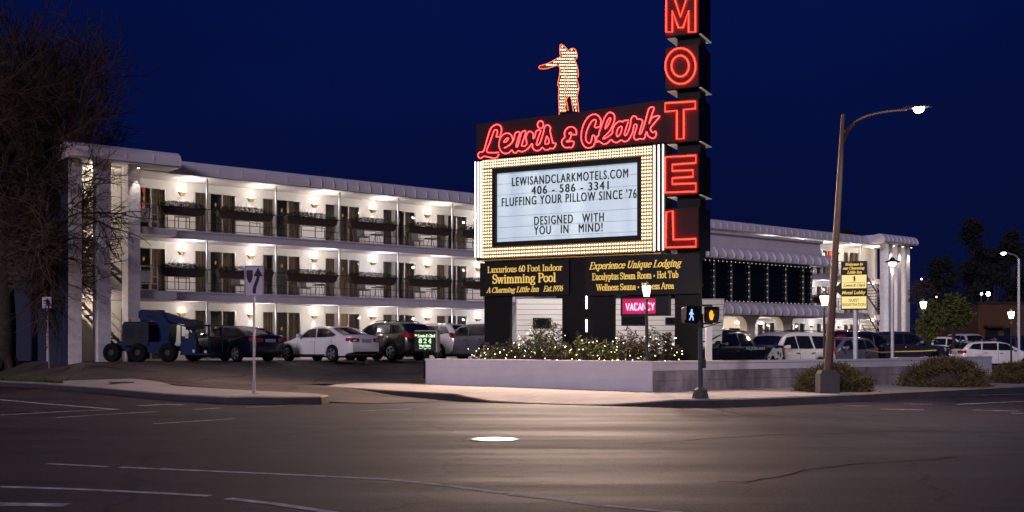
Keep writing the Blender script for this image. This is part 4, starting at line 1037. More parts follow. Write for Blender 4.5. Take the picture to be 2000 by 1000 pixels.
# name board in red script
nb = thing("name_board", "dark slanted board with red neon script lettering above the lit reader board", "sign", SO, SROT)
b = MB(); pl = [SP(931, 312, .02), (tx1+.05, cz1+.07), (tx1+.05, SP(1293, 196, .02)[1]), SP(1110, 222, .02), SP(931, 243, .02)]
pl[0] = (pl[0][0], cz1+.07); b.prism(pl, .0, .5, 'y'); b.build("board", M['nameface'], nb)
def Q1(s): a = [float(x) for x in s.split()]; return [(925+a[i]/7.695, 195+a[i+1]/7.695) for i in range(0, len(a), 2)]
def Q2(s): a = [float(x) for x in s.split()]; return [(1085+a[i]/8.698, 195+a[i+1]/8.698) for i in range(0, len(a), 2)]
SCR = [
 Q1("340 555 358 480 340 450 310 460 290 510 245 640 195 775 280 795 375 790"),
 Q1("380 815 350 865 300 875 220 860 155 850 110 880 75 860 65 820 95 785 150 770 195 620 240 470 280 405 345 370 400 390 420 450 400 545 395 555 340 555"),
 Q1("460 725 540 680 585 625 585 575 555 520 500 500 440 525 400 580 380 655 382 705 410 770 460 805 530 795 572 755 600 790 640 795 670 765 720 780 770 765 820 730 878 657 885 710 910 750 950 765 1000 750 1033 715 1070 750 1130 745 1150 728 1190 735 1220 705 1235 655 1195 650 1185 620 1150 480 1155 420 1120 378 1080 390 1060 430 1050 490 1000 640 965 680 945 665 975 560 1008 460 945 465 925 530 910 570 895 580 895 510 865 478 825 480 790 540 790 600 800 655 770 695 730 690 725 670 785 480 725 485 690 600 660 700 638 695 665 590 695 490 630 495 600 600 560 660 500 705 460 722"),
 Q1("450 635 475 600 515 570 520 590 490 630 450 636"), Q1("1100 545 1130 600 1125 655 1070 655 1100 545"),
 [(925+(1005+44*math.cos(R(a)))/7.695, 195+(373+56*math.sin(R(a)))/7.695) for a in range(0, 361, 24)],
 Q2("355 590 275 590 270 560 245 555 230 575 262 600 240 680 190 700 200 715 240 705 310 710 300 780 265 815 230 805 190 815 140 795 105 735 115 680 160 630 150 570 180 500 240 460 310 470 350 520 355 590"),
 Q2("640 790 560 820 490 790 440 690 440 560 480 410 560 290 650 245 720 265 765 330 770 380 750 455 665 465 690 370 665 335 610 370 550 480 515 600 520 690 560 735 600 715 630 605 665 620 680 680 665 740 640 790"),
 Q2("735 605 740 560 785 430 830 310 890 225 940 215 990 245 1005 310 985 400 920 530 805 650 850 650 960 570 970 500 1010 420 1070 370 1120 365 1150 375 1160 355 1245 345"),
 Q2("1235 370 1205 460 1180 540 1170 590 1190 605 1220 570 1265 450 1290 310 1330 275 1370 290 1390 325 1450 330 1480 370 1460 440 1425 570 1445 575 1490 480 1540 310 1590 145 1672 133 1630 270 1590 405 1640 300 1770 275 1690 380 1620 470 1615 510 1650 555 1700 535 1710 590 1680 645 1630 650 1570 610 1545 540 1505 660 1430 660 1370 680 1335 650 1335 600 1385 435 1335 430 1310 550 1240 680 1170 710 1115 685 1040 725 980 710 945 675 880 735 810 750 735 700 705 720 695 640 735 605"),
 Q2("840 490 880 360 925 305 935 330 900 420 840 495"), Q2("1035 570 1060 490 1110 450 1130 480 1100 580 1050 625 1035 570"),
]
b = MB()
for k, pth in enumerate(SCR):
    b.tube([S3(p[0], p[1], -.04) for p in smooth_path(pth, sub=3)][:], .0155, 6)
b.build("neon_script", M['neon_pink'], nb)
# pointing figures in bulbs
fg = thing("figure_sign", "bulb-lit sign figures of two explorers, one pointing left, on top of the sign", "sign figure", SO, SROT)
FY = .2
def Q3(s): a = [float(x) for x in s.split()]; return [(1040+a[i]/6.06, 70+a[i+1]/6.06) for i in range(0, len(a), 2)]
outl = Q3("338 240 325 215 328 105 365 117 412 160 416 215 425 180 450 158 480 150 510 172 528 240 518 268 497 275 520 340 538 420 537 488 520 490 530 540 545 605 540 650 527 720 540 830 545 895 482 890 465 790 448 705 402 752 410 800 412 885 395 905 322 910 312 760 311 700 313 600 301 585 303 555 318 490 325 430 326 380 300 345 240 362 165 385 86 386 84 358 170 335 225 308 275 278")
b = MB(); b.prism([SP(u, v, FY) for u, v in outl], FY, FY+.14, 'y'); b.build("figure_panel", M['fig_panel'], fg)
def inside(p, poly):
    c = False; n = len(poly)
    for i in range(n):
        (x1, y1), (x2, y2) = poly[i], poly[(i+1) % n]
        if (y1 > p[1]) != (y2 > p[1]) and p[0] < (x2-x1)*(p[1]-y1)/(y2-y1)+x1: c = not c
    return c
fb = []
zz = 128
row = 0
while zz < 905:
    xx = 92+(row % 2)*9
    while xx < 550:
        p = (1040+xx/6.06, 70+zz/6.06)
        if all(inside((p[0]+d[0], p[1]+d[1]), outl) for d in ((1.3, 0), (-1.3, 0), (0, 1.3), (0, -1.3))): fb.append(p)
        xx += 26
    zz += 36; row += 1
b = MB()
fb3 = [S3(*p, FY-.02) for p in fb]; base = MB(); base.ball((0, 0, 0), .030, 7, 5); b0 = base.build("bulb", M['fig_bulb'], fg, loc=fb3[0])
for p in fb3[1:100]: o = b0.copy(); COL.objects.link(o); o.location = p
rest = MB()
for p in fb3[100:]: rest.ball(p, .030, 6, 4)
if rest.v: tag(rest.build("more_bulbs", M['fig_bulb'], fg), kind="stuff")
b = MB()
for s_ in ("410 250 416 200 410 158 365 115 328 103 325 215 338 240 275 278 170 333 84 356 84 388 165 388 240 365 300 347 324 382 324 430 316 490 301 555 299 588 312 600 309 700 310 760 318 915 303 940",
           "420 200 425 178 450 156 480 148 512 170 530 240 519 270 499 277 522 340 541 420 539 490 517 492 533 540 548 605 543 650 529 720 542 830 546 895 556 908",
           "484 892 466 790 448 703 402 750 410 800 422 885", "452 282 410 372 372 380 380 462 420 492 422 560 392 640"):
    b.tube([S3(u, v, FY-.06) for u, v in smooth_path(Q3(s_), sub=2)], .010, 6)
b.build("neon_outline", M['neon_orange'], fg)
b = MB()
for s_ in ("384 470 384 820", "384 820 372 900 355 895 358 860 340 858", "384 820 386 898"): b.tube([S3(u, v, FY-.07) for u, v in Q3(s_)], .011, 5)
b.build("neon_rifle", mat("orange_tube", (0, 0, 0), .8, emis=(1, .25, .03), es=1.6), fg)
b = MB()
for u in (1097, 1125): x, z = SP(u, 222, FY); b.box(x-.03, x+.03, FY+.14, FY+.2, z-.3, z+1.0)
b.build("bracket", M['tower'], fg)
# information panels
ip = thing("info_panel", "black panel with yellow lettering about the indoor swimming pool under the reader board", "sign", SO, SROT)
x0, x1, z0, z1 = rect((938, 514.5), (1111.5, 507.5), (1110.5, 574), (937, 580), -.12)
b = MB(); b.box(x0, x1, -.12, .015, z0, z1); b.build("board", M['black'], ip)
for txt, uL, vL, uR, cap, sl, bo in (("Luxurious 60 Foot Indoor", 952, 532.8, 1098.5, 11.5, 0, .9), ("Swimming Pool", 961.8, 553.6, 1086, 16.5, 0, 1.1), ("A Charming Little Inn   Est.1976", 949.5, 571.9, 1100, 10, .28, .95)):
    text_px(serif_mesh(txt, bo), "lettering", M['yellow_text'], ip, uL, vL, uR, cap, -.125, sl)
ip = thing("info_panel", "black panel with yellow lettering offering unique lodging and hot tub beside the tower", "sign", SO, SROT)
x0, x1, z0, z1 = rect((1142, 504), (1368, 495), (1366, 574), (1142, 577), -.12)
b = MB(); b.box(x0, x1-.02, -.12, .015, z0, z1); b.build("board", M['black'], ip)
for txt, uL, vL, uR, cap, sl, bo in (("Experience Unique Lodging", 1150.6, 526, 1332, 13, .28, 1.0), ("Eucalyptus Steam Room * Hot Tub", 1156.5, 547, 1325, 12.5, 0, 1.0), ("Wellness Sauna * Fitness Area", 1164, 567.5, 1316.5, 11.8, 0, 1.0)):
    text_px(serif_mesh(txt, bo), "lettering", M['yellow_text'], ip, uL, vL, uR, cap, -.125, sl)
vc = thing("vacancy_sign", "small box sign with magenta neon VACANCY hanging between the dark pylons", "sign", SO, SROT)
x0, x1, z0, z1 = rect((1212, 582), (1305, 580), (1305, 616), (1212, 618), .05)
b = MB(); b.box(x0, x1, .05, .35, z0, z1+.06); b.build("box", M['black'], vc)
fx = rect((1216, 584), (1280, 582), (1280, 612), (1216, 614), .03)
b = MB(); b.box(fx[0], fx[1], .03, .049, fx[2], fx[3]); b.build("face", M['magface'], vc)
b = MB(); vx0 = SP(1222, 606, -.0)[0]; vx1 = SP(1279, 606, 0)[0]; vz0 = SP(1222, 606.3, 0)[1]; vz1 = SP(1222, 592.8, 0)[1]; cw = (vx1-vx0)/7
VS = {'V': [[(0, 1), (.5, 0), (1, 1)]], 'A': [[(0, 0), (.5, 1), (1, 0)], [(.22, .35), (.78, .35)]], 'C': [[(1, .8), (.75, 1), (.3, 1), (.05, .7), (.05, .3), (.3, 0), (.75, 0), (1, .2)]], 'N': [[(0, 0), (0, 1), (1, 0), (1, 1)]], 'Y': [[(0, 1), (.5, .5), (1, 1)], [(.5, .5), (.5, 0)]]}
for i, chh in enumerate("VACANCY"):
    for st in VS[chh]: b.tube([(vx0+cw*(i+.1+.74*p[0]), .0, vz0+(vz1-vz0)*p[1]) for p in st], .012, 6)
b.build("neon_letters", M['neon_mag'], vc)
b = MB(); b.box(x0+.05, x0+.09, .15, .2, z1+.06, hz0); b.box(x1-.09, x1-.05, .15, .2, z1+.06, hz0); b.build("hanger", M['tower'], vc)

# ------------------------------------------------------------------ planter walls and planting in front of the sign
def wall(name, label, p, q, zt, mtl, thick=.25, ext0=0, ext1=0):
    a, c = SN(*p), SN(*q); d = (c-a); L = d.length; rz = math.atan2(d.y, d.x)
    t = thing(name, label, "wall", (a.x, a.y, 0), rz)
    b = MB(); b.box(0, L, 0, thick, -.1, zt-.52); b.box(0, L, 0, thick, zt-.505, zt-.24); b.box(.01, L-.01, .012, thick-.01, zt-.52, zt-.505); b.box(0.012, L-.012, .014, thick-.01, zt-.24, zt-.225); b.build("block_wall", mtl, t)
    b = MB(); b.box(0, L, .0, thick, zt-.225, zt-.02); b.box(-.02 if not ext0 else 0, L+.02 if not ext1 else L, -.02, thick+.02, zt-.02, zt+.05); b.build("coping", M['coping'] if mtl is not M['white_wall'] else M['white_wall'], t)
    return t
WZ = 1.02
wall("planter_wall", "clean white low block wall facing the driveway in front of the neon sign", (-1.55, 14.75), (-.22, 24.22), WZ, M['white_wall'])
wall("planter_wall", "long stained grey low block wall along the main street sidewalk", (-.2, 24.25), (13.4, 24.85), WZ, M['stain_wall'])
wall("low_wall", "short low white wall at the right edge beyond the juniper bushes", (14.9, 23.2), (17.6, 22.2), .62, M['white_wall'])
wall("low_wall", "stepped white wall piece behind the right hand juniper bush", (16.5, 21.6), (24, 21.6), 1.0, M['white_wall'])
bed = [(-1.3, 14.9), (0, 24.1), (6.6, 24.4), (3.4, 14.9)]
b = MB(); p = [SN(*q, .86) for q in bed]; b.add(p, [(0, 1, 2, 3)]); struct(b.build("planting_bed", M['soil']))
def sprig_bush(name, label, cat, c, rx, ry, h, n, seed, mtl, mtl2, lean=0., leafs=64, ls=.062):
    q = random.Random(seed); t = thing(name, label, cat, c)
    st = MB(); lf = MB(); lf2 = MB()
    for i in range(n):
        a = q.uniform(0, 6.28); r = math.sqrt(q.random()); bx, by = rx*r*math.cos(a), ry*r*math.sin(a)
        hh = h*(1-.55*r*r)*q.uniform(.55, 1.08); tip = Vector((bx*1.2+q.uniform(-.15, .15)+lean, by*1.2+q.uniform(-.15, .15), hh))
        pth = smooth_path([(bx*.5, by*.5, 0), (bx*.9, by*.9, hh*.5), tip], sub=3); st.tube(pth, .008, 3, r1=.003)
        for k in range(leafs):
            f = q.uniform(.12, 1); idx = min(len(pth)-2, int(f*(len(pth)-1))); pp = pth[idx].lerp(pth[idx+1], q.random())
            v = Vector((q.gauss(0, 1), q.gauss(0, 1), q.gauss(.2, .8))).normalized(); w = v.cross(Vector((q.gauss(0, 1), q.gauss(0, 1), q.gauss(0, 1)))).normalized(); s = ls*q.uniform(.6, 1.4)
            o_ = pp+v*q.uniform(0, .07); (lf if q.random() < .7 else lf2).add([o_, o_+v*s*.6+w*s*.35, o_+v*s*1.4, o_+v*s*.6-w*s*.35], [(0, 1, 2, 3)])
    st.build("stems", M['twigs'], t); lf.build("leaves", mtl, t); lf2.build("young_leaves", mtl2, t); return t
def on_bed(u, off):      # a point of the planting bed seen at photo column u, off metres in front of the sign face
    x, _ = SP(u, 680, -off); p = SO+SR*x-SA*off; p.z = .86; return p
BU = [(965, .9, .75, .75, .8, 'shrub', 'russet', "low broad leafy shrub with fairy lights at the left end of the sign planter", 3),
      (1012, .8, .7, .6, 1.05, 'shrub', 'russet', "mid-height shrub under the left panel of the sign", 2),
      (1062, .9, .72, .6, 1.75, 'shrub', 'shrub', "tallest dark upright shrub under the swimming pool panel", 2),
      (1092, 1.1, .5, .5, 1.0, 'shrub', 'russet', "small shrub in front of the middle pylons of the sign", 4),
      (1150, 1.0, .6, .6, 1.15, 'leaf', 'shrub', "yellow-green leafy shrub in front of the middle pylon", 5),
      (1190, 1.2, .55, .5, .95, 'leaf', 'shrub', "lower yellow-green shrub left of the magenta vacancy sign", 6),
      (1232, 1.0, .6, .55, 1.35, 'redleaf', 'shrub', "russet leaved shrub under the vacancy sign", 7),
      (1285, .8, .65, .6, 1.35, 'shrub', 'redleaf', "bushy shrub between the lantern and the right pylon", 8)]
for u, off, rx, ry, h, m1, m2, lab, sd in BU:
    sprig_bush("shrub", lab, "shrub", on_bed(u, off), rx, ry, h*.92, 46, sd, M[m1], M['redleaf' if m2 == 'russet' else m2]) ["group"] = "shrubs in the sign planter"
fl = []
q = random.Random(5)
while len(fl) < 300:
    bu = q.choice(BU); u, off, rx, ry, h = bu[:5]
    c = on_bed(u, off); a = q.uniform(0, 6.28); r = q.uniform(.6, 1.2)
    z = q.random()**1.5*h*.66
    p = c+Vector((rx*r*math.cos(a), ry*r*math.sin(a), z+.06))
    s, n = to_sn(p.x, p.y)
    if s > -.95+(24-n)*-.12+.15 or True: fl.append(p)
fl.sort(key=lambda p: p.y)
fs = thing("fairy_lights", "warm fairy lights strung through the shrubs of the sign planter", "string lights", (0, 0, 0))
base = MB(); base.ball((0, 0, 0), .014, 6, 4); b0 = base.build("bulb", M['fairy'], fs, loc=fl[0])
for p in fl[1:100]: o = b0.copy(); COL.objects.link(o); o.location = p
rest = MB()
for p in fl[100:]: rest.ball(p, .014, 5, 3)
tag(rest.build("more_bulbs", M['fairy'], fs), kind="stuff")
w_ = MB()
for i in range(0, 296, 4):
    near = sorted(fl, key=lambda p: (p-fl[i]).length)[1:3]
    for p in near: w_.cyl(fl[i], p, .003, n=3, caps=False)
w_.build("wire", M['rail'], fs)

# ------------------------------------------------------------------ vehicles
def lerp_prof(pr, x):
    if x <= pr[0][0]: return pr[0][1]
    for (a, za), (c, zc) in zip(pr, pr[1:]):
        if x <= c: return za+(zc-za)*(x-a)/(c-a) if c > a else zc
    return pr[-1][1]
def smooth_prof(pr, x, k=.09):
    return sum(lerp_prof(pr, x+d)*w for d, w in ((-k, .22), (-k/2, .18), (0, .2), (k/2, .18), (k, .22)))
KINDS = {
 'sedan': dict(L=4.85, W=1.82, wr=.335, axles=(.97, 3.75), gc=.22,
   belt=[(0, .52), (.04, .66), (.3, .76), (1.25, .93), (1.5, .95), (3.6, 1.00), (4.2, 1.06), (4.72, 1.08), (4.82, .98), (4.85, .84)],
   roof=[(1.25, .93), (2.15, 1.37), (2.55, 1.45), (3.1, 1.46), (3.55, 1.40), (4.35, 1.07)],
   side=[[(1.72, 1.01), (2.18, 1.33), (2.62, 1.385), (2.70, 1.01)], [(2.78, 1.01), (2.74, 1.385), (3.15, 1.385), (3.5, 1.31), (3.93, 1.10), (3.72, 1.04)]], ws=(1.38, 2.12), rw=(3.62, 4.28), tl=(.80, .98), hl=(.60, .74), pl=.86, doors=(1.62, 2.73, 3.75)),
 'suv': dict(L=4.6, W=1.85, wr=.37, axles=(.92, 3.6), gc=.26,
   belt=[(0, .60), (.05, .86), (.3, .98), (1.15, 1.08), (1.5, 1.10), (4.2, 1.16), (4.5, 1.12), (4.58, .95), (4.6, .7)],
   roof=[(1.15, 1.08), (1.95, 1.58), (2.4, 1.68), (3.6, 1.68), (4.1, 1.62), (4.3, 1.50), (4.56, 1.12)],
   side=[[(1.62, 1.16), (2.05, 1.53), (2.5, 1.585), (2.55, 1.16)], [(2.63, 1.16), (2.6, 1.585), (3.42, 1.575), (3.48, 1.18)], [(3.56, 1.19), (3.52, 1.57), (3.9, 1.53), (4.18, 1.25)]], ws=(1.3, 1.92), rw=(4.17, 4.5), tl=(.98, 1.20), hl=(.76, .94), pl=.98, doors=(1.55, 2.59, 3.5)),
 'wagon': dict(L=4.8, W=1.82, wr=.35, axles=(.95, 3.70), gc=.24,
   belt=[(0, .56), (.05, .76), (.3, .86), (1.2, .99), (1.5, 1.01), (4.4, 1.07), (4.7, 1.04), (4.78, .9), (4.8, .7)],
   roof=[(1.2, .99), (2.05, 1.46), (2.5, 1.55), (3.8, 1.55), (4.25, 1.48), (4.42, 1.38), (4.74, 1.04)],
   side=[[(1.65, 1.07), (2.12, 1.42), (2.6, 1.475), (2.66, 1.07)], [(2.74, 1.07), (2.7, 1.475), (3.52, 1.465), (3.58, 1.09)], [(3.66, 1.10), (3.62, 1.46), (4.08, 1.42), (4.34, 1.16)]], ws=(1.34, 2.02), rw=(4.32, 4.66), tl=(.86, 1.06), hl=(.64, .80), pl=.92, doors=(1.58, 2.7, 3.6)),
 'large_suv': dict(L=5.6, W=2.0, wr=.40, axles=(1.0, 4.30), gc=.28,
   belt=[(0, .62), (.05, 1.02), (.3, 1.08), (1.35, 1.13), (1.6, 1.14), (5.4, 1.16), (5.55, 1.1), (5.6, .7)],
   roof=[(1.35, 1.13), (2.05, 1.72), (2.4, 1.85), (2.9, 1.89), (4.9, 1.89), (5.3, 1.84), (5.38, 1.72), (5.55, 1.12)],
   side=[[(1.75, 1.2), (2.2, 1.66), (2.75, 1.72), (2.8, 1.2)], [(2.9, 1.2), (2.86, 1.73), (3.75, 1.73), (3.85, 1.2)], [(4.02, 1.2), (3.94, 1.73), (5.2, 1.72), (5.32, 1.22)]], ws=(1.45, 2.02), rw=(5.33, 5.52), tl=(.9, 1.7), hl=(.78, .98), pl=.95, doors=(1.68, 2.85, 3.9)),
 'pickup': dict(L=5.8, W=2.0, wr=.41, axles=(1.0, 4.65), gc=.36,
   belt=[(0, .72), (.05, 1.12), (.3, 1.18), (1.35, 1.24), (1.6, 1.25), (3.9, 1.27), (3.98, 1.33), (5.75, 1.33), (5.8, 1.2)],
   roof=[(1.35, 1.24), (2.0, 1.78), (2.35, 1.9), (3.3, 1.92), (3.62, 1.86), (3.92, 1.26)],
   side=[[(1.72, 1.31), (2.15, 1.74), (2.75, 1.79), (2.8, 1.31)], [(2.9, 1.31), (2.86, 1.79), (3.45, 1.77), (3.62, 1.31)]], ws=(1.45, 1.98), rw=(3.64, 3.86), tl=(.85, 1.22), hl=(.82, 1.08), pl=.72, doors=(1.65, 2.85, 3.75)),
}
paint_n = {}
def paint(name, c, rough=.28, metal=.0):
    return mat(name, c, rough, metal, coat=.8, spec=.5)
def vehicle(name, label, cat, kind, pos, heading, pm, roof_rack=False, group=None, extra=None, high=None):
    K = KINDS[kind]; L, W_, wr, gc = K['L'], K['W'], K['wr'], K['gc']; hw = W_/2
    t = thing(name, label, cat, pos, heading, group)
    X = lambda x: L/2-x
    belt, roof, ax = K['belt'], K['roof'], K['axles']
    def half(x):
        u = abs(x-L/2)/(L/2); return hw*(1-.05*u**3-.16*max(0, u-.86)/.14*max(0, u-.86)/.14*.9)
    def zlow(x):
        z = gc+.03
        if x < .25: z = gc+.05
        if x > L-.3: z = gc+.12+(x-L+.3)*.2
        for a in ax:
            r = wr+.055
            if abs(x-a) < r: z = max(z, wr-.01+math.sqrt(r*r-(x-a)**2))
        return z
    xs = set(np.linspace(0, L, 40).tolist())
    for a in ax:
        r = wr+.055
        for k in range(17): xs.add(a-r*math.cos(math.pi*k/16)*.9999)
        xs |= {a-r-.004, a+r+.004}
    xs |= {.02, .05, .1, L-.02, L-.06}
    xs = sorted(x for x in xs if 0 <= x <= L)
    rings = []
    for x in xs:
        zb = smooth_prof(belt, x, .05); zl = min(zlow(x), zb-.12); w = half(x); d = zb-zl
        mid = .45*zb+.55*.35
        pr = [(w*.80, zl), (w*.965, zl), (w*.99, zl+min(.06, d*.2)), (w, zl+d*.42), (w*.992, zl+d*.62), (w*.975, zl+d*.80), (w*.945, zb-.025), (w*.88, zb), (w*.45, zb+.03), (0, zb+.04)]
        rings.append([(X(x), p, z) for p, z in pr]+[(X(x), -p, z) for p, z in pr[::-1][1:]])
    b = MB(); b.loft([r[::-1] for r in rings][::-1]); b.build("body", pm, t, smooth=True)
    # cabin
    x0, x1 = roof[0][0], roof[-1][0]
    def yc(x, z): zb = lerp_prof(belt, x); return half(x)*.92-(z-zb)*.30
    xs2 = sorted(set(np.linspace(x0, x1, 30).tolist())|{p[0] for p in roof})
    rings = []
    for x in xs2:
        zr = smooth_prof(roof, x, .07) if x0+.08 < x < x1-.08 else lerp_prof(roof, x); zb = lerp_prof(belt, x)-.06; zr = max(zr, zb+.05)
        y0 = half(x)*.92+.01; y1 = yc(x, zr); rd = min(.07, (zr-zb)*.3)
        pr = [(y0, zb), (y0-(y0-y1)*.6, zb+(zr-zb-rd)*.6), (y1+rd*.30, zr-rd), (y1-rd*.15, zr-rd*.3), (y1-rd*1.2, zr), (y1*.5, zr+.02), (0, zr+.028)]
        rings.append([(X(x), p, z) for p, z in pr]+[(X(x), -p, z) for p, z in pr[::-1][1:]])
    b = MB(); b.loft([r[::-1] for r in rings][::-1]); b.build("cabin", pm, t, smooth=True)
    for poly in K['side']:
        for sg in (-1, 1):
            b = MB(); outp = [(X(x), sg*(yc(x, z)+.022), z) for x, z in poly]; inn = [(X(x), sg*(yc(x, z)-.03), z) for x, z in poly]; n = len(poly)
            fs = [tuple(range(n)), tuple(range(n, 2*n))[::-1]]+[(i, n+i, n+(i+1)%n, (i+1)%n) for i in range(n)]
            if sg < 0: fs = [f[::-1] for f in fs]
            b.add(outp+inn, fs); b.build("side_window", M['car_glass'], t)
    def screen(name, xa, xb):
        b = MB(); rr_ = []
        for k in range(7):
            x = xa+(xb-xa)*k/6; z = lerp_prof(roof, x)
            z = smooth_prof(roof, x, .07)+.016; yy = yc(x, z)-.07
            rr_.append([(X(x), yy, z), (X(x), yy*.5, z+.024), (X(x), 0, z+.034), (X(x), -yy*.5, z+.024), (X(x), -yy, z), (X(x), -yy, z-.05), (X(x), yy, z-.05)])
        if xb > xa: rr_ = [r[::-1] for r in rr_]
        b.loft(rr_[::-1] if xb > xa else rr_); b.build(name, M['car_glass'], t, smooth=False)
    screen("windshield", *K['ws']); screen("rear_window", *K['rw'])
    # lights, plates, mirrors, handles, trim
    for sg in (-1, 1):
        y = sg*half(.12)
        b = MB(); b.loft([[(X(.03), sg*hw*.52, K['hl'][0]), (X(.03), sg*hw*.52, K['hl'][1]-.03), (X(.01), sg*hw*.5, K['hl'][1]-.05)], [(X(.10), sg*hw*.82, K['hl'][0]+.02), (X(.2), sg*hw*.80, K['hl'][1]+.02), (X(.04), sg*hw*.80, K['hl'][1]-.05)], [(X(.42), sg*hw*.99, K['hl'][0]+.08), (X(.5), sg*hw*.975, K['hl'][1]+.04), (X(.4), sg*hw*1.0, K['hl'][1])]]); b.build("headlight", M['headl'], t)
        b = MB(); z0, z1 = K['tl']; wi = .16 if z1-z0 > .5 else .32
        e0 = half(L-.05)
        b.loft([[(X(L+.012), sg*(e0-wi-.05), z0+.02), (X(L+.012), sg*(e0-wi-.05), z1-.02), (X(L-.12), sg*(e0-wi-.05), z1-.02), (X(L-.12), sg*(e0-wi-.05), z0+.02)],
                [(X(L-.0), sg*(e0-.03), z0), (X(L-.02), sg*(e0-.03), z1), (X(L-.12), sg*(e0-.06), z1), (X(L-.12), sg*(e0-.06), z0)],
                [(X(L-.28), sg*(half(L-.28)+.008), z0+.06), (X(L-.28), sg*(half(L-.28)+.004), z1), (X(L-.28), sg*(half(L-.28)-.05), z1), (X(L-.28), sg*(half(L-.28)-.05), z0+.06)]])
        b.build("taillight", M['tail'], t)
        xm = K['side'][0][0][0]+.12; zm = lerp_prof(belt, xm)+.13
        b = MB(); b.loft([[(X(xm)+.06, sg*(hw*.93), zm-.04), (X(xm)+.06, sg*(hw*.93), zm+.03), (X(xm)-.06, sg*(hw*.93), zm+.03), (X(xm)-.06, sg*hw*.93, zm-.04)], [(X(xm)+.07, sg*(hw+.13), zm-.08), (X(xm)+.06, sg*(hw+.13), zm+.07), (X(xm)-.07, sg*(hw+.15), zm+.08), (X(xm)-.06, sg*(hw+.15), zm-.08)], [(X(xm)+.04, sg*(hw+.2), zm-.05), (X(xm)+.04, sg*(hw+.2), zm+.04), (X(xm)-.05, sg*(hw+.2), zm+.05), (X(xm)-.05, sg*(hw+.2), zm-.05)]]); b.build("mirror", pm, t)
        b = MB()
        for xd in K['doors'][1:]:
            zz_ = lerp_prof(belt, xd)-.14; b.box(X(xd-.06), X(xd-.26), sg*hw*.985-.012, sg*hw*.985+.022, zz_-.018, zz_+.018)
        b.build("door_handle", M['chrome'] if kind != 'sedan' else pm, t)
        b = MB()
        for xd in K['doors']:
            zb_ = smooth_prof(belt, xd, .05); zl_ = zlow(xd); w_ = half(xd); d_ = zb_-zl_
            b.tube([(X(xd), sg*(w_*f+.001), z) for f, z in ((.99, zl_+.08), (1.0, zl_+d_*.42), (.992, zl_+d_*.62), (.975, zl_+d_*.80), (.945, zb_-.03))], .007, 4)
        b.box(X(ax[1]-wr-.1), X(ax[0]+wr+.1), min(sg*hw*.93, sg*hw*.997), max(sg*hw*.93, sg*hw*.997), gc+.01, gc+.09)
        b.build("door_seam", M['trim'], t)
    b = MB(); b.box(X(L)-.012, X(L)+.05, -.26, .26, K['pl']-.06, K['pl']+.07)
    b.box(X(0)-.05, X(0)+.012, -.26, .26, .42, .54); b.build("number_plate", M['plate'], t)
    b = MB(); b.box(X(L)-.02, X(L-.2), -hw*.70, hw*.70, gc+.10, gc+.2); b.box(X(.25), X(0)+.014, -hw*.5, hw*.5, .3, .40); b.box(X(.25), X(0)+.012, -hw*.45, hw*.45, K['hl'][0]-.02, K['hl'][1]-.06)
    b.build("bumper_trim", M['trim'], t)
    b = MB(); b.box(X(L-.35), X(.35), -hw*.72, hw*.72, gc-.04, gc+.34); b.build("underbody", M['trim'], t)
    for a in ax:
        for sg in (-1, 1):
            wt = thing_part("wheel", t, (X(a), sg*(hw-.115), wr), sg)
            prof = [(wr*.62, -.10), (wr*.90, -.105), (wr, -.07), (wr, .07), (wr*.90, .105), (wr*.66, .11), (wr*.62, .09)]
            b = MB(); b.lathe(prof, (0, 0, 0), 24, 'y'); b.build("tyre", M['tyre'], wt, smooth=True)
            b = MB(); b.lathe([(wr*.56, .04), (wr*.64, .10), (wr*.67, .112), (wr*.64, .116), (wr*.58, .07)], (0, 0, 0), 24, 'y')
            for k in range(5):
                th = 2*math.pi*k/5; c_, s_ = math.cos(th), math.sin(th); q = (-s_, c_)
                for w0, dd in ((.05, .104), ):
                    i0, i1 = wr*.08, wr*.62
                    b.loft([[(c_*i0+q[0]*.055, .085, s_*i0+q[1]*.055), (c_*i0-q[0]*.055, .085, s_*i0-q[1]*.055), (c_*i0-q[0]*.055, .112, s_*i0-q[1]*.055), (c_*i0+q[0]*.055, .112, s_*i0+q[1]*.055)],
                            [(c_*i1+q[0]*.035, .075, s_*i1+q[1]*.035), (c_*i1-q[0]*.035, .075, s_*i1-q[1]*.035), (c_*i1-q[0]*.035, .105, s_*i1-q[1]*.035), (c_*i1+q[0]*.035, .105, s_*i1+q[1]*.035)]])
            b.lathe([(.02, .118), (wr*.16, .114), (wr*.18, .09)][::-1], (0, 0, 0), 12, 'y')
            b.build("rim", M['rim'], wt)
    if roof_rack:
        b = MB(); 
        for sg in (-1, 1):
            zt_ = max(z for _, z in roof)+.07; yy = sg*hw*.62; b.tube([(X(2.3), yy, zt_-.06), (X(2.45), yy, zt_), (X(L-1.0), yy, zt_-.01), (X(L-.75), yy, zt_-.07)], .018, 5)
        b.build("roof_rail", M['trim'], t)
    if extra: extra(t, X, hw, K)
    return t
def thing_part(name, parent, loc, sg):
    o = bpy.data.objects.new(name, None); COL.objects.link(o); o.parent = parent; o.location = loc; o.rotation_euler = (0, 0, 0 if sg > 0 else math.pi); o.empty_display_size = .1; return o
def lotp(u, Y, dz=0): p = at(u, Y); p.z = Zlot(p.x, p.y)+dz; return p
HA = math.atan2(.60, -.80)
P_white = paint("pearl_white_paint", (.74, .72, .72)); P_navy = paint("navy_paint", (.0025, .004, .011)); P_char = paint("charcoal_paint", (.010, .009, .0095)); P_grey = paint("grey_paint", (.13, .125, .15), .3, .4)
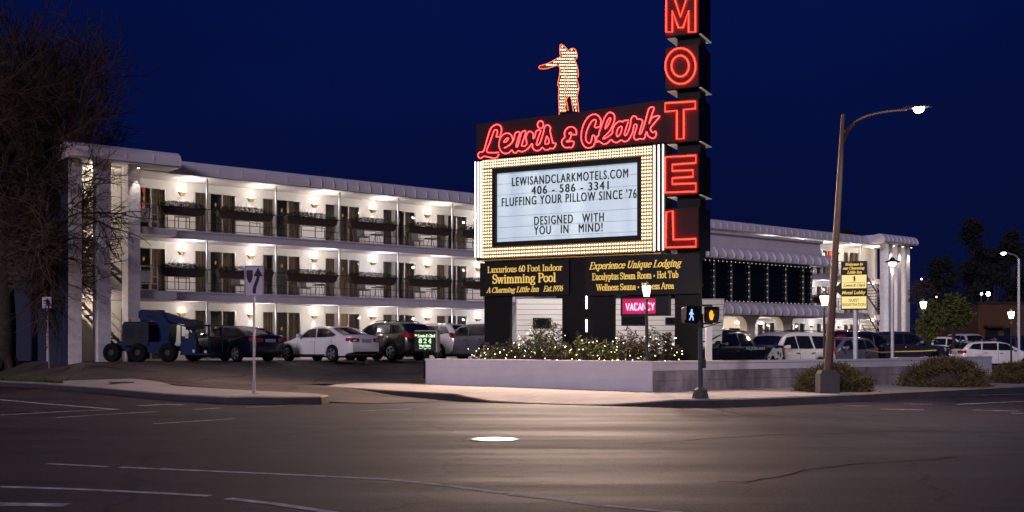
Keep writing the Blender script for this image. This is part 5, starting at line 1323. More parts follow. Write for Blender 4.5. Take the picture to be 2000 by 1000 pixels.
P_black = paint("black_paint", (.0035, .0035, .005)); P_silver = paint("grey_van_paint", (.17, .16, .20), .3, .4); P_dblue = paint("slate_blue_paint", (.05, .055, .085), .3, .4); P_white2 = paint("plain_white_paint", (.70, .64, .63)); P_deep = paint("deep_blue_paint", (.005, .012, .055))
GR = "cars parked in front of the left wing"
vehicle("parked_car", "dark navy sedan parked beside the blue boom lift", "car", 'sedan', lotp(453, 45.6), HA, P_navy, group=GR)
vehicle("parked_car", "glossy white sedan parked in the middle of the left row", "car", 'sedan', lotp(637, 46.2), HA-.03, P_white, group=GR)
vehicle("parked_car", "charcoal sport utility vehicle parked right behind the white sedan", "car", 'suv', lotp(752, 48.6), HA-.05, P_char, True, group=GR)
vehicle("parked_car", "white wagon half hidden behind the lit address sign", "car", 'suv', lotp(843, 51.8), HA-.05, P_white2, group=GR)
vehicle("parked_car", "grey crossover partly hidden by the left end of the neon sign", "car", 'suv', lotp(927, 50.2), HA-.0, P_grey, group=GR)
HS = math.atan2(-.626, -.779)          # nose towards the left along the street
def bear(t, X, hw, K):
    b = MB(); y = hw*1.0+.012
    P = lambda pts: [(X(x), z) for x, z in pts]
    b.prism(P([(4.45, .62), (4.38, .86), (4.5, 1.02), (4.62, 1.12), (4.70, 1.22), (4.80, 1.25), (4.86, 1.19), (5.05, 1.21), (5.2, 1.24), (5.3, 1.19), (5.32, 1.08), (5.36, .92), (5.3, .74), (5.2, .56), (5.1, .5), (5.12, .72), (5.02, .84), (4.86, .78), (4.78, .92), (4.66, .92), (4.55, .78)]), y, y+.006, 'y'); b.build("bear_emblem", M['far_white'], t)
    d = MB(); d.prism(P([(4.6, 1.0), (4.72, 1.05), (4.72, 1.0)]), y+.007, y+.010, 'y'); d.prism(P([(4.40, .80), (4.44, .90), (4.52, .86)]), y+.007, y+.010, 'y'); d.prism(P([(4.98, 1.02), (5.05, 1.12), (5.12, 1.02), (5.06, .92)]), y+.007, y+.010, 'y'); d.prism(P([(5.18, 1.06), (5.24, 1.0), (5.2, .8), (5.14, .92)]), y+.007, y+.010, 'y'); d.build("bear_markings", M['ink'], t)
    me = sans_mesh("ALASKAN", .04, 1.05); n = len(me.vertices); a = np.zeros(n*3); me.vertices.foreach_get("co", a); a = a.reshape(-1, 3)
    mx = a[:, 0].max(); bb = np.zeros_like(a); bb[:, 0] = X(3.05)-a[:, 0]/mx*1.15; bb[:, 2] = 1.16+a[:, 1]*.11; bb[:, 1] = hw*1.0+.016+a[:, 2]*.2
    me.vertices.foreach_set("co", bb.reshape(-1)); me.materials.clear(); me.materials.append(M['far_white']); me.update()
    o = bpy.data.objects.new("lettering", me); COL.objects.link(o); o.parent = t
vehicle("pickup_truck", "black pickup with a polar bear emblem on its side behind the grey wall", "pickup", 'pickup', lotp(1412, 43.0, .0), HS, P_black, extra=bear)
vehicle("parked_car", "large white utility vehicle behind the black bear pickup", "car", 'large_suv', lotp(1524, 46.2), HS, P_white2, True)
vehicle("parked_car", "grey utility vehicle just right of the bronze street lamp pole", "car", 'suv', lotp(1630, 49, -.0), HS, P_silver)
vehicle("parked_car", "dark utility vehicle behind the lobby sign post", "car", 'large_suv', lotp(1678, 55, .15), math.atan2(.626, .779), P_char, True)
vehicle("pickup_truck", "slate blue pickup facing right beside the lot lamp post", "pickup", 'pickup', lotp(1742, 56, .12), math.atan2(.30, .95), P_dblue)
vehicle("parked_car", "white wagon at the right edge with the street lamp beyond", "car", 'wagon', lotp(1945, 62, .0), math.atan2(.05, 1.0), P_white, True)
vehicle("parked_car", "deep blue utility vehicle behind the white wagon at the right edge", "car", 'large_suv', lotp(2000, 76, .1), math.atan2(.1, 1.0), P_deep)
vehicle("parked_van", "white van far behind the trees on the right", "van", 'large_suv', lotp(1848, 92, .2), math.atan2(-.3, .9), P_white2)
vehicle("parked_van", "second white van beside the far orange building", "van", 'large_suv', lotp(1893, 96, .5), math.atan2(-1.0, .1), P_white2)

# ------------------------------------------------------------------ blue boom lift
bp_ = lotp(300, 44.0); bl_ = thing("boom_lift", "blue self-propelled boom lift parked by the left portico columns", "boom lift", bp_, math.atan2(-.25, .97))
SB = 49*44/44.0
def BX(u, v):                                           # lift-local x and z of a photo pixel on the machine's centre plane
    p = at(u, 44.0); a = bl_.rotation_euler.z; return ((p.x-bp_.x)/math.cos(a)*.985, zpx(v, 44.0)-bp_.z)
b = MB(); x0, x1 = BX(225, 0)[0], BX(366, 0)[0]
b.prism([(x0+.1, .42), (x1-.15, .42), (x1-.05, .62), (x1-.5, .80), (x0+.5, .80), (x0+.05, .62)], -.75, .75, 'y'); b.build("chassis", M['blue'], bl_)
b = MB(); a0 = BX(308, 0)[0]; b.box(a0, x1-.05, -.90, -.752, .36, .80); b.build("side_panel", M['blue'], bl_)
for u in (240, 297, 360):
    xw = BX(u, 0)[0]
    for sy in (-.92, .92):
        if u == 297 and sy > 0: continue
        w_ = thing_part("wheel", bl_, (xw, sy, .37), -1 if sy < 0 else 1)
        m = MB(); m.lathe([(.19, -.13), (.32, -.14), (.37, -.10), (.37, .10), (.32, .14), (.20, .145), (.19, .1)], (0, 0, 0), 20, 'y')
        for k in range(16):
            t_a = k*math.pi/8; m.box(.36*math.cos(t_a)-.02, .36*math.cos(t_a)+.02, -.10, .10, .36*math.sin(t_a)-.02, .36*math.sin(t_a)+.02)
        m.build("tyre", M['tyre'], w_)
        m = MB(); m.lathe([(.04, .11), (.10, .11), (.17, .08), (.19, .10), (.19, .05)][::-1], (0, 0, 0), 12, 'y'); m.build("rim", M['dark_iron'], w_)
c0, c1 = BX(262, 0)[0], BX(318, 0)[0]; z0, z1 = BX(0, 675)[1], BX(0, 629)[1]
b = MB(); b.prism([(c0, z0), (c1-.02, z0), (c1, z0+.15), (c1, z1-.12), (c1-.14, z1), (c0+.1, z1), (c0, z1-.15)], -.95, -.30, 'y'); b.build("engine_cowl", M['grey_cowl'], bl_)
b = MB(); b.box(c0+.12, c0+.5, -.958, -.951, z0+.3, z1-.25); b.box(c0+.72, c0+.95, -.958, -.951, z0+.25, z1-.3); b.build("cowl_vent", M['trim'], bl_)
b = MB(); b.prism([(c0, z0), (c1-.02, z0), (c1, z0+.15), (c1, z1-.12), (c1-.14, z1), (c0+.1, z1), (c0, z1-.15)], .30, .95, 'y'); b.build("engine_cowl", M['grey_cowl'], bl_)
t0, t1 = BX(310, 0)[0], BX(340, 0)[0]
b = MB(); b.prism([(t0, .8), (t1, .8), (t1+.05, z1-.1), (t0+.35, z1+.35), (t0+.02, z1+.35)], -.28, .28, 'y'); b.box(c0+.1, t1, -.62, .62, .78, z0+.04); b.build("turret", M['blue'], bl_)
b = MB(); b.lathe([(.06, 0), (.06, .10), (.03, .12)], (c0+.12, -.6, z1), 8); b.build("beacon", M['cone_or'] if 'cone_or' in M else M['orange'], bl_)
ba, bb_, bc, bd = BX(272, 611), BX(330, 616), BX(388, 630), BX(384, 637)
b = MB(); b.prism([(ba[0], ba[1]+.06), (ba[0]+.15, ba[1]+.13), (bb_[0], bb_[1]+.1), (bc[0], bc[1]+.05), (bc[0], bc[1]-.16), (bb_[0], bb_[1]-.22), (ba[0]+.2, ba[1]-.32), (ba[0], ba[1]-.2)], -.16, .16, 'y'); b.build("lower_boom", M['blue'], bl_)
b = MB(); j = BX(382, 634); k_ = BX(395, 672); b.box(j[0]-.17, j[0]+.18, -.17, .17, j[1]-.22, j[1]+.2); b.tube([(j[0], 0, j[1]-.1), (j[0]+.12, 0, (j[1]+k_[1])/2), (k_[0], 0, k_[1])], .07, 8); b.tube([(ba[0]+.4, -.2, ba[1]-.1), (bb_[0]+.2, -.22, bb_[1]-.25), (j[0]-.1, -.2, j[1]-.1), (j[0]+.1, -.2, j[1]-.4)], .03, 6); b.build("jib_arm", M['trim'], bl_)
g0, g1 = BX(394, 0)[0], BX(452, 0)[0]; gz0, gz1 = BX(0, 690)[1], BX(0, 637)[1]
b = MB()
for xx in (g0, (g0+g1)/2, g1):
    for yy in (-1.2, -.2): b.cyl((xx, yy, gz0), (xx, yy, gz1), .025, n=6)
for zz_ in (gz1, (gz0+gz1)/2+.1):
    b.tube([(g0, -1.2, zz_), (g1, -1.2, zz_), (g1, -.2, zz_), (g0, -.2, zz_)], .025, 6, True)
b.build("platform_rail", M['blue'], bl_)
b = MB(); b.box(g0-.03, g1+.03, -1.23, -.17, gz0-.06, gz0); b.box(g0, g0+(g1-g0)*.55, -1.24, -1.205, gz0, gz0+.62); b.build("platform_floor", M['blue'], bl_)
b = MB(); b.box(g0+.05, g0+.55, -.95, -.5, gz1-.12, gz1+.18); b.box(g0+.35, g0+.62, -1.25, -1.215, gz1-.55, gz1-.28); b.build("control_box", M['grey_cowl'], bl_)
b = MB(); b.box(g0+.52, g0+.62, -1.252, -1.241, gz0+.04, gz0+.15); b.box(g1-.2, g1-.1, -1.235, -1.21, gz0+.02, gz0+.12); b.box(g0+.2, g0+.34, -1.25, -1.215, gz1-.5, gz1-.32); b.build("warning_label", M['sign_white'], bl_)

# ------------------------------------------------------------------ white travel trailer behind the neon sign
tp = at(1200, 41.4); tz = Zlot(tp.x, tp.y); TL_ = 8.25
tr = thing("travel_trailer", "white travel trailer with ribbed siding parked behind the neon sign", "trailer", (tp.x+.12, 41.4, tz), math.atan2(.06, 1))
hz = zpx(582, 41.2)-tz
b = MB(); hl = TL_/2
b.prism([(-hl+.25, .55), (-hl, 1.2), (-hl+.30, hz-.25), (-hl+.45, hz), (hl, hz), (hl, hz-.05), (hl-.16, .55)], -.0, 2.3, 'y'); b.build("body", M['siding_back'], tr)
b = MB(); z = .70
while z < hz-.02:
    xl = -hl+.28 if z > 1.2 else -hl+.3; b.box(xl, hl-.17+max(0, (z-.55)/(hz-.55))*.15, -.022, -.001, z, z+.175); z += .20
b.build("siding_ribs", M['siding'], tr)
def win(u0, u1, v0, v1, m): 
    xa, xb = (at(u0, 41.4).x-tp.x-.12), (at(u1, 41.4).x-tp.x-.12)
    b = MB(); b.box(xa, xb, -.05, -.023, zpx(v1, 41.4)-tz, zpx(v0, 41.4)-tz); b.build("window", M['car_glass'], tr)
    b = MB(); r = .04; za, zb_ = zpx(v1, 41.4)-tz, zpx(v0, 41.4)-tz
    b.box(xa-r, xb+r, -.06, -.03, zb_, zb_+r); b.box(xa-r, xb+r, -.06, -.03, za-r, za); b.box(xa-r, xa, -.06, -.03, za, zb_); b.box(xb, xb+r, -.06, -.03, za, zb_); b.build("window_frame", M['trim'], tr)
win(1042, 1074, 623, 640, 0); win(1215, 1262, 618, 634, 0); win(1302, 1317, 622, 632, 0)
b = MB(); y_ = -.03
def TX(u, v): return (at(u, 41.4).x-tp.x-.12, zpx(v, 41.4)-tz)
b.prism([TX(1368, 669), TX(1392, 661), TX(1416, 650), TX(1400, 661), TX(1385, 668)], -.034, -.024, 'y'); b.prism([TX(1302, 690), TX(1338, 680), TX(1368, 668), TX(1345, 682)], -.034, -.024, 'y'); b.build("swoosh_stripe", M['grey_cowl'], tr)
b = MB(); a = TX(1411, 673); b.box(a[0]-.1, a[0]+.05, -.05, -.024, a[1]-.04, a[1]+.04); b.build("hatch_lock", M['trim'], tr)
b = MB(); b.box(-hl+.3, hl-.2, .05, 2.2, .35, .549); b.cyl((-hl, 1.1, .5), (-hl-.9, 1.1, .5), .05, n=6); b.build("frame", M['trim'], tr)
for x_ in (.3, 1.15):
    for yy, sg in ((.14, -1), (2.16, 1)):
        w_ = thing_part("wheel", tr, (x_, yy, .36), sg); m = MB(); m.lathe([(.2, -.1), (.34, -.1), (.36, -.06), (.36, .06), (.34, .1), (.2, .1)], (0, 0, 0), 18, 'y'); m.build("tyre", M['tyre'], w_); m = MB(); m.lathe([(.03, .11), (.2, .105), (.2, .02)][::-1], (0, 0, 0), 12, 'y'); m.build("rim", M['rim'], w_)

# ------------------------------------------------------------------ signs on posts
def FL_(p): return math.atan2(-p[0], p[1]) if False else 0
kp = ground_at(496, 769.5)
kr = thing("keep_right_sign", "white keep right sign with curved arrow on a steel post at the island tip", "road sign", kp, R(10))
S_ = kp.y/FPX
b = MB(); b.cyl((0, 0, 0), (0, 0, (HOR-519)*S_+EYE-kp.z-.04), .034, .03, 8)
for i in range(28): b.box(-.008, .008, -.036, -.030, .3+i*.09, .325+i*.09)
b.build("post", M['galv'], kr); b = MB(); b.cyl((0, 0, .0), (0, 0, .32), .047, n=10); b.box(-.16, .16, -.12, .12, 0, .015); b.build("base_sleeve", M['galv'], kr)
def KX(u, v): return ((u-496.5)*S_*1.02, zpx(v, kp.y)-kp.z)
def rrect(x0, x1, z0, z1, r, n=4):
    o = []
    for cx, cz, a in ((x1-r, z0+r, -90), (x1-r, z1-r, 0), (x0+r, z1-r, 90), (x0+r, z0+r, 180)):
        for k in range(n+1): o.append((cx+r*math.cos(R(a+90*k/n)), cz+r*math.sin(R(a+90*k/n))))
    return o
xa, za = KX(479, 579.5); xb, zb = KX(515, 519)
b = MB(); b.prism(rrect(xa, xb, za, zb, .05), -.05, -.042, 'y'); b.build("plate", M['sign_white'], kr)
b = MB(); y0, y1 = -.055, -.051
bor = rrect(xa+.012, xb-.012, za+.012, zb-.012, .045); inn = rrect(xa+.026, xb-.026, za+.026, zb-.026, .035); n = len(bor)
b.add([(p[0], y1, p[1]) for p in bor]+[(p[0], y1, p[1]) for p in inn], [(i, (i+1)%n, n+(i+1)%n, n+i) for i in range(n)])
w0, h0 = xb-xa, zb-za
def K1(a, c): return (xa+a*w0, za+c*h0)
b.prism([K1(.10, .85), (K1(.43, .85)), K1(.43, .62), K1(.34, .47), K1(.27, .43), K1(.19, .48), K1(.10, .62)], y0, y1, 'y')
ctr = smooth_path([K1(.51, .1), K1(.52, .28), K1(.62, .46), K1(.70, .60), K1(.71, .74)], sub=4)
for p, q_ in zip(ctr, ctr[1:]):
    d = (q_-p).normalized(); nn = Vector((-d.y, d.x))*.085*w0; b.add([(p.x-nn.x, y0, p.y-nn.y), (q_.x-nn.x*1.02, y0, q_.y-nn.y), (q_.x+nn.x*1.02, y0, q_.y+nn.y), (p.x+nn.x, y0, p.y+nn.y)], [(0, 1, 2, 3)])
b.prism([K1(.47, .66), K1(.95, .66), K1(.71, .95)], y0-.002, y1, 'y'); b.build("arrow_symbol", M['ink'], kr)
sp1 = ground_at(96, 720); ss = thing("small_sign", "small weathered sign plate on a thin steel post near the left tree", "road sign", sp1, R(14))
S_ = sp1.y/FPX; h_ = (HOR-602)*S_+EYE-sp1.z
b = MB(); b.cyl((0, 0, 0), (-.08, 0, h_+.45), .025, n=7); b.build("post", M['galv'], ss)
b = MB(); b.prism(rrect(-.08-.17, -.08+.17, h_, h_+22*S_, .03), -.036, -.028, 'y'); b.build("plate", M['sign_white'], ss)
b = MB(); b.box(-.2, .03, -.039, -.037, h_+.26, h_+.30); b.box(-.2, .03, -.039, -.037, h_+.17, h_+.20); b.box(-.17, .0, -.039, -.037, h_+.08, h_+.11); b.build("plate_text", M['grey_cowl'], ss)
# address sign
ap = lotp(832, 42.5); ad = thing("address_sign", "dark green box sign with glowing 824 West Main lettering", "sign", ap, SROT)
S_ = 42.5/FPX
def AX(u, v): return ((u-832)*S_*1.13, zpx(v, 42.5)-ap.z)
xa, za = AX(809, 686); xb, zb = AX(852, 647)
b = MB(); b.box(xa, xb, 0, .18, za, zb); b.build("cabinet", M['dgreen'], ad); b = MB(); b.box(xb+.001, xb+.06, .0, .2, za-.02, zb+.04); b.box(xa, xb+.06, .0, .2, zb, zb+.04); b.build("edge_trim", M['cream'], ad)
b = MB(); b.box((xa+xb)/2-.1, (xa+xb)/2+.1, .03, .15, 0, za); b.build("post", M['black'], ad)
def atext(me, uL, uR, v, cap, slant=0, cr=1.0, nm="lettering"):
    x0_, z0_ = AX(uL, v); x1_, _ = AX(uR, v); place_text(me, nm, M['green_white'], ad, x0_, x1_, z0_, cap*S_, -.004, slant, cr)
atext(serif_mesh("Lewis & Clark", 1.1), 815, 851, 658.5, 5.5, .35); atext(serif_mesh("The", 1.5), 809.5, 815, 656, 3, .3)
atext(serif_mesh("8 2 4", 1.25), 817.5, 843, 670, 8.5); atext(serif_mesh("West Main", 1.15), 818, 842, 677, 3.8)
b = MB(); 
for i in range(12): x_, z_ = AX(819+i*2, 680+.8*math.sin(i*1.3)); b.ball((x_, -.01, z_), .018, 6, 3)
x_, z_ = AX(830, 682.3); b.ball((x_, -.01, z_), .02, 6, 3); b.build("ornament", M['green_white'], ad)
# lobby sign
LY = 40.0; lp = at(1669, LY); lp.z = Z(lp.x, lp.y); lb_ = thing("lobby_sign", "black and yellow lit sign pointing to the motel lobby on a white post", "sign", lp, R(-22))
S_ = LY/FPX
def LX(u, v): return ((u-1669)*S_*1.06, zpx(v, LY)-lp.z)
xa, za = LX(1645.5, 604.5); xb, zb = LX(1690.5, 510)
b = MB(); b.box(xa, xb, 0, .36, za, zb); b.build("cabinet", M['black'], lb_)
b = MB(); b.prism([LX(1646, 578), LX(1646, 548), LX(1632, 565)], .1, .26, 'y'); b.build("arrow", M['black'], lb_)
for v0, v1 in ((537, 563), (579, 602.5)):
    b = MB(); a, c = LX(1646.5, v1); d, e_ = LX(1690, v0); b.box(a, d, -.012, -.001, c, e_); b.build("lit_panel", M['yellow_panel'], lb_)
b = MB(); b.cyl((.02, .18, 0), (.02, .18, za), .085, n=10); b.build("post", M['steel'], lb_)
def ltext(me, m, uL, uR, v, cap, slant=0, cr=1.0, y=-.014):
    x0_, z0_ = LX(uL, v); x1_, _ = LX(uR, v); place_text(me, "lettering", m, lb_, x0_, x1_, z0_, cap*S_, y, slant, cr)
ltext(serif_mesh("Welcome to", 1.4), M['yellow_text'], 1653, 1684, 518.5, 5, .25); ltext(serif_mesh("our Charming", 1.4), M['yellow_text'], 1648.5, 1687, 526, 5, .25); ltext(serif_mesh("Little Inn", 1.4), M['yellow_text'], 1656, 1682, 534, 5, .25)
ltext(serif_mesh("Lewis & Clark", 1.0), M['ink'], 1649, 1688, 559.5, 5, .4); ltext(sans_mesh("Motel Lobby", .03), M['yellow_text'], 1647, 1688.5, 574.5, 6.5, .2, SANSCAP)
ltext(sans_mesh("GUEST", .008), M['ink'], 1659, 1677, 589, 5.3, 0, SANSCAP); ltext(sans_mesh("REGISTRATION", .008), M['ink'], 1648, 1688.5, 597.5, 5.3, 0, SANSCAP)
b = MB(); sc_ = .0031*S_/.0188*1.0
pts = [((u-1099)*.088+1668, (v-222)*.088+550.5) for u, v in outl]
b.prism([LX(*p) for p in pts], -.020, -.013, 'y'); a, c = LX(1648, 552); d, _ = LX(1688, 552); b.box(a, d, -.016, -.013, c-.006, c+.006); b.build("figures_emblem", M['ink'], lb_)

# ------------------------------------------------------------------ pedestrian signal
pp = at(1368, 27.2); pp.z = Z(pp.x, pp.y); ps = thing("pedestrian_signal", "pedestrian signal pole with a blue walk head and an orange hand head", "traffic signal", pp)
S_ = 27.2/FPX
def PX(u, v): return ((u-1368)*S_, zpx(v, 27.2)-pp.z)
b = MB(); h0 = PX(0, 757)[1]
for k in range(1): b.lathe([(.215, 0), (.205, .04), (.165, h0-.06), (.085, h0+.0)], n=8)
b.build("base", M['sigbase'], ps)
b = MB(); b.cyl((0, 0, h0-.02), (.0, 0, PX(0, 640)[1]), .062, .055, 12); b.build("pole", M['sigpole'], ps)
b = MB(); b.cyl((0, 0, PX(0, 640)[1]), (0, 0, PX(0, 613)[1]), .075, n=10); b.cyl((0, 0, PX(0, 613)[1]), (0, 0, PX(0, 594)[1]), .025, n=8)
for v in (597, 632): 
    a = PX(1344, v); c = PX(1390, v); b.tube([(a[0]-.05, 0, a[1]+.02), (0, 0, a[1]), (c[0]+.02, 0, c[1]-.0)], .022, 6)
a = PX(1410, 629); b.tube([(0, -.02, PX(0, 632)[1]), (a[0], -.02, a[1])], .012, 5); b.tube([(0, .04, PX(0, 642)[1]), (a[0], .1, a[1])], .012, 5); b.build("mount_bracket", M['dark_iron'], ps)
b = MB(); a = PX(1373, 719); b.box(.03, .13, -.06, .06, PX(0, 719)[1], PX(0, 702)[1]); b.lathe([(.03, 0), (.02, .03)], (.08, -.06, PX(0, 708)[1]), 8); b.build("push_button", M['dark_iron'], ps)
def head(u0, u1, v0, v1, ry, sym, m):
    cx = (PX(u0, 0)[0]+PX(u1, 0)[0])/2; w = (PX(u1, 0)[0]-PX(u0, 0)[0])/2; za, zb = PX(0, v1)[1], PX(0, v0)[1]
    o = bpy.data.objects.new("signal_head", None); COL.objects.link(o); o.parent = ps; o.location = (cx, -.04, 0); o.rotation_euler = (0, 0, ry)
    b = MB(); b.prism(rrect(-w, w, za, zb, .05), -.06, .16, 'y'); b.build("housing", M['black'], o)
    b = MB(); b.box(-w-.01, w+.01, -.20, -.06, zb-.012, zb+.004); b.box(-w-.012, -w+.004, -.19, -.06, za+.08, zb-.013); b.box(w-.004, w+.012, -.19, -.06, za+.08, zb-.013); b.build("visor", M['black'], o)
    b = MB(); cz = (za+zb)/2
    for poly in sym: b.prism([(p[0]*S_, cz+p[1]*S_) for p in poly], -.068, -.061, 'y')
    b.build("symbol", m, o)
man = [[(0+2*math.cos(R(a)), 9+2*math.sin(R(a))) for a in range(0, 360, 45)], [(-2, 6.5), (1.5, 7), (2.5, 3), (5, 1.5), (4.5, .5), (1.5, 1.5), (1.5, -1.5), (3.5, -5), (4, -11), (2, -11), (1.5, -6), (-.5, -3.5), (-2, -7), (-4, -11), (-6, -10.5), (-3.5, -6), (-2.5, -1.5), (-2.8, 2), (-4.5, -.5), (-5.5, .5), (-3.8, 4.5)]]
hnd = [[(-2.2, -10), (2.4, -10), (3.8, -4), (5.2, 1), (4.2, 2), (2.8, -1), (3, 7), (1.9, 7.4), (1.3, 2), (1, 9), (-.2, 9.2), (-.6, 2), (-1.4, 8), (-2.4, 7.6), (-2.4, 1), (-3.2, 5), (-4.0, 4.6), (-3.8, -3)]]
head(1334, 1363, 599, 631, R(14), man, M['walk']); head(1375, 1402, 600, 630, R(-6), hnd, M['hand'])

p = at(1384, 33.4); wpst = thing("white_post", "plain white square post behind the grey wall beside the pedestrian signal", "post", (p.x, p.y, Zlot(p.x, p.y)))
b = MB(); k = zpx(637, 33.4)-wpst.location.z; b.box(-.09, .09, -.09, .09, 0, k); b.box(-.105, .105, -.105, .105, k, k+.03); b.build("shaft", M['stucco'], wpst)
# ------------------------------------------------------------------ lamps
sl = at(1616, 30.2); sl.z = Z(sl.x, sl.y)
st_ = thing("street_lamp", "tall leaning bronze street lamp with curved arm over the main street", "street lamp", sl)
S_ = 30.2/FPX
def LPX(u, v, dy=0): Yv = 30.2+dy; return ((u-1000)/FPX*Yv-sl.x, dy, zpx(v, Yv)-sl.z)
b = MB(); b.box(-.27, .27, -.25, .25, 0, LPX(0, 728)[2]-.02); b.prism([(-.25, LPX(0, 728)[2]-.02), (.25, LPX(0, 728)[2]-.02), (.20, LPX(0, 726)[2]+.04), (-.20, LPX(0, 726)[2]+.04)], -.22, .22, 'y'); b.build("base_box", M['sigbase'], st_)
b = MB(); b.cyl((.02, 0, LPX(0, 728)[2]), LPX(1647, 228), .125, .062, 14); b.ball(LPX(1647, 226), .07, 8, 5); b.build("pole", M['rust'], st_)
b = MB(); ar = smooth_path([LPX(1650, 258, 0), LPX(1668, 240, -.25), LPX(1695, 226, -.7), LPX(1730, 218, -1.25), LPX(1770, 214, -1.85)], sub=4); b.tube(ar, .045, 8, r1=.035)
ar2 = smooth_path([LPX(1648, 280, 0), LPX(1656, 258, -.15), LPX(1670, 241, -.3)], sub=4); b.tube(ar2, .03, 7); b.cyl(LPX(1646, 262), LPX(1652, 256), .07, n=8); b.build("arm", M['rust'], st_)
e_ = Vector(LPX(1785, 212, -2.05)); d_ = (e_-Vector(LPX(1770, 214, -1.85))).normalized()
b = MB(); rr_ = []
for f, w, h in ((-.35, .05, .05), (-.15, .12, .08), (.2, .17, .09), (.45, .12, .06), (.52, .03, .03)):
    c = e_+d_*f; pr = Vector((-d_.y, d_.x, 0)).normalized(); rr_.append([c+pr*w, c+pr*w*.6+Vector((0, 0, h)), c-pr*w*.6+Vector((0, 0, h)), c-pr*w])
b.loft(rr_); b.build("luminaire", M['grey_cowl'], st_)
b = MB(); b.lathe([(.02, -.13), (.10, -.10), (.14, -.005)], e_+d_*.15, 14); b.build("lens", M['cool_glow'], st_)
lamp("street_light", 'SPOT', st_, e_+d_*.15+Vector((0, 0, -.16)), 850, (.95, .92, 1.0), .12, (0, 0, 0), 165, .8)
def lantern(u, v_top, v_bot, v_base, Y, label, zf=None, group="lantern posts"):
    p = at(u, Y); p.z = zf if zf is not None else Zlot(p.x, p.y); s = Y/FPX
    t = thing("lantern_post", label, "lamp post", p, R(20), group)
    z1 = zpx(v_top, Y)-p.z; z0 = zpx(v_bot, Y)-p.z; h = z1-z0; w = h*.36
    b = MB(); b.cyl((0, 0, 0), (0, 0, z0-.02), .055, .04, 10); b.lathe([(.10, 0), (.10, .25), (.06, .32)], n=10); b.lathe([(.04, -.12), (.07, -.06), (.05, -.02), (.03, 0)], (0, 0, z0), 8); b.build("pole", M['post'], t)
    b = MB(); b.lathe([(w*.55, 0), (w*.6, .02), (w*.97, h*.66)], (0, 0, z0), 6); b.build("glass", M['warm_glow'], t)
    b = MB()
    for k in range(6):
        a = k*math.pi/3; b.cyl((w*.62*math.cos(a), w*.62*math.sin(a), z0), (w*1.0*math.cos(a), w*1.0*math.sin(a), z0+h*.67), .012, n=4)
    b.lathe([(w*1.12, h*.67), (w*1.05, h*.70), (w*.45, h*.86), (w*.3, h*.9), (.02, h)], (0, 0, z0), 6); b.lathe([(w*.5, -.03), (w*.6, 0.0)], (0, 0, z0), 6); b.build("frame", M['post'], t)
    lamp("lantern_light", 'POINT', t, (0, 0, z0-.12), LW, (1, .78, .56), .12)
    lamp("lantern_top_light", 'POINT', t, (0, 0, z1+.25), LW*.25, (1, .78, .56), .1)
LW = 45
lantern(1263, 549, 579, 706, 31.9, "lit lantern post standing in the sign planter in front of the panel", .86)
lantern(1610, 568, 597, 700, 43.0, "lit lantern post between the black pool windows and the lobby sign")
lantern(1803.5, 583, 603, 698, 58, "lit lantern post in front of the green bushes right of the portico")
lantern(1975, 603, 622, 700, 58, "lit lantern post at the right edge beside the orange building")
p = at(1743, 45.0); p.z = Zlot(p.x, p.y); s = 45/FPX
ll = thing("lot_lamp", "white post with a broad shaded lamp head in front of the right portico", "lamp post", p)
z1 = zpx(513, 45)-p.z
b = MB(); b.cyl((0, 0, 0), (0, 0, z1), .075, .06, 10); b.lathe([(.16, 0), (.16, .05), (.09, .12)], n=10); b.build("post", M['steel'], ll)
b = MB(); b.lathe([(.30, -.01), (.31, .02), (.12, .10), (.05, .20), (.02, .22)], (0, -.0, z1+.02), 18); b.build("shade", M['post'], ll)
b = MB(); b.lathe([(.05, -.16), (.13, -.12), (.16, -.02)], (0, 0, z1+.02), 12); b.build("globe", M['lot_glow'], ll)
lamp("lot_light", 'SPOT', ll, (0, 0, z1-.2), 600, (1, .94, .84), .12, (0, 0, 0), 160, .7)
p = at(1990, 75); p.z = .3; s = 75/FPX
fl_ = thing("street_lamp", "grey far street lamp with a short arm above the lot at the right edge", "street lamp", p)
z1 = zpx(506, 75)-p.z
b = MB(); b.cyl((0, 0, 0), (0, 0, z1), .13, .09, 8); b.box(-.22, .22, -.2, .2, 0, .9); b.build("pole", M['galv'], fl_)
b = MB(); b.tube(smooth_path([(0, 0, z1), (-.25, 0, z1+.25), (-.8, 0, z1+.42), (-1.0, 0, z1+.42)]), .05, 6); b.build("arm", M['galv'], fl_)
b = MB(); b.lathe([(.06, -.1), (.19, .0), (.14, .08)], (-1.05, 0, z1+.38), 10); b.build("lens", emit("far_lamp", (.9, .95, 1), 14), fl_)
for u, v, nm, sz, st2 in ((1930, 574, "bright white floodlight cluster head above the far orange building", .22, 30), (1917, 574, "smaller white floodlight beside the brightest far lamp", .12, 12), (1905, 597, "warm yellow wall lamp glowing over the far orange building", .2, 8), (1800, 545, "tiny far lamp right of the portico above the bushes", .09, 8), (1829, 580, "tiny warm far lamp among the dark trees", .08, 6)):
    p = at(u, 112); t = thing("distant_lamp", nm, "lamp", (p.x, 112, 0.2), 0, "lamps far behind the motel")
    zz_ = zpx(v, 112)-.2; b = MB(); b.cyl((0, 0.1, 0), (0, .1, zz_), .08, .05, 6); b.build("post", M['dark_iron'], t); b = MB(); b.ball((0, 0, zz_), sz, 8, 5); b.build("globe", emit("distant_glow", (1.0, .72, .35) if "warm" in nm else (.85, .95, 1), st2), t)

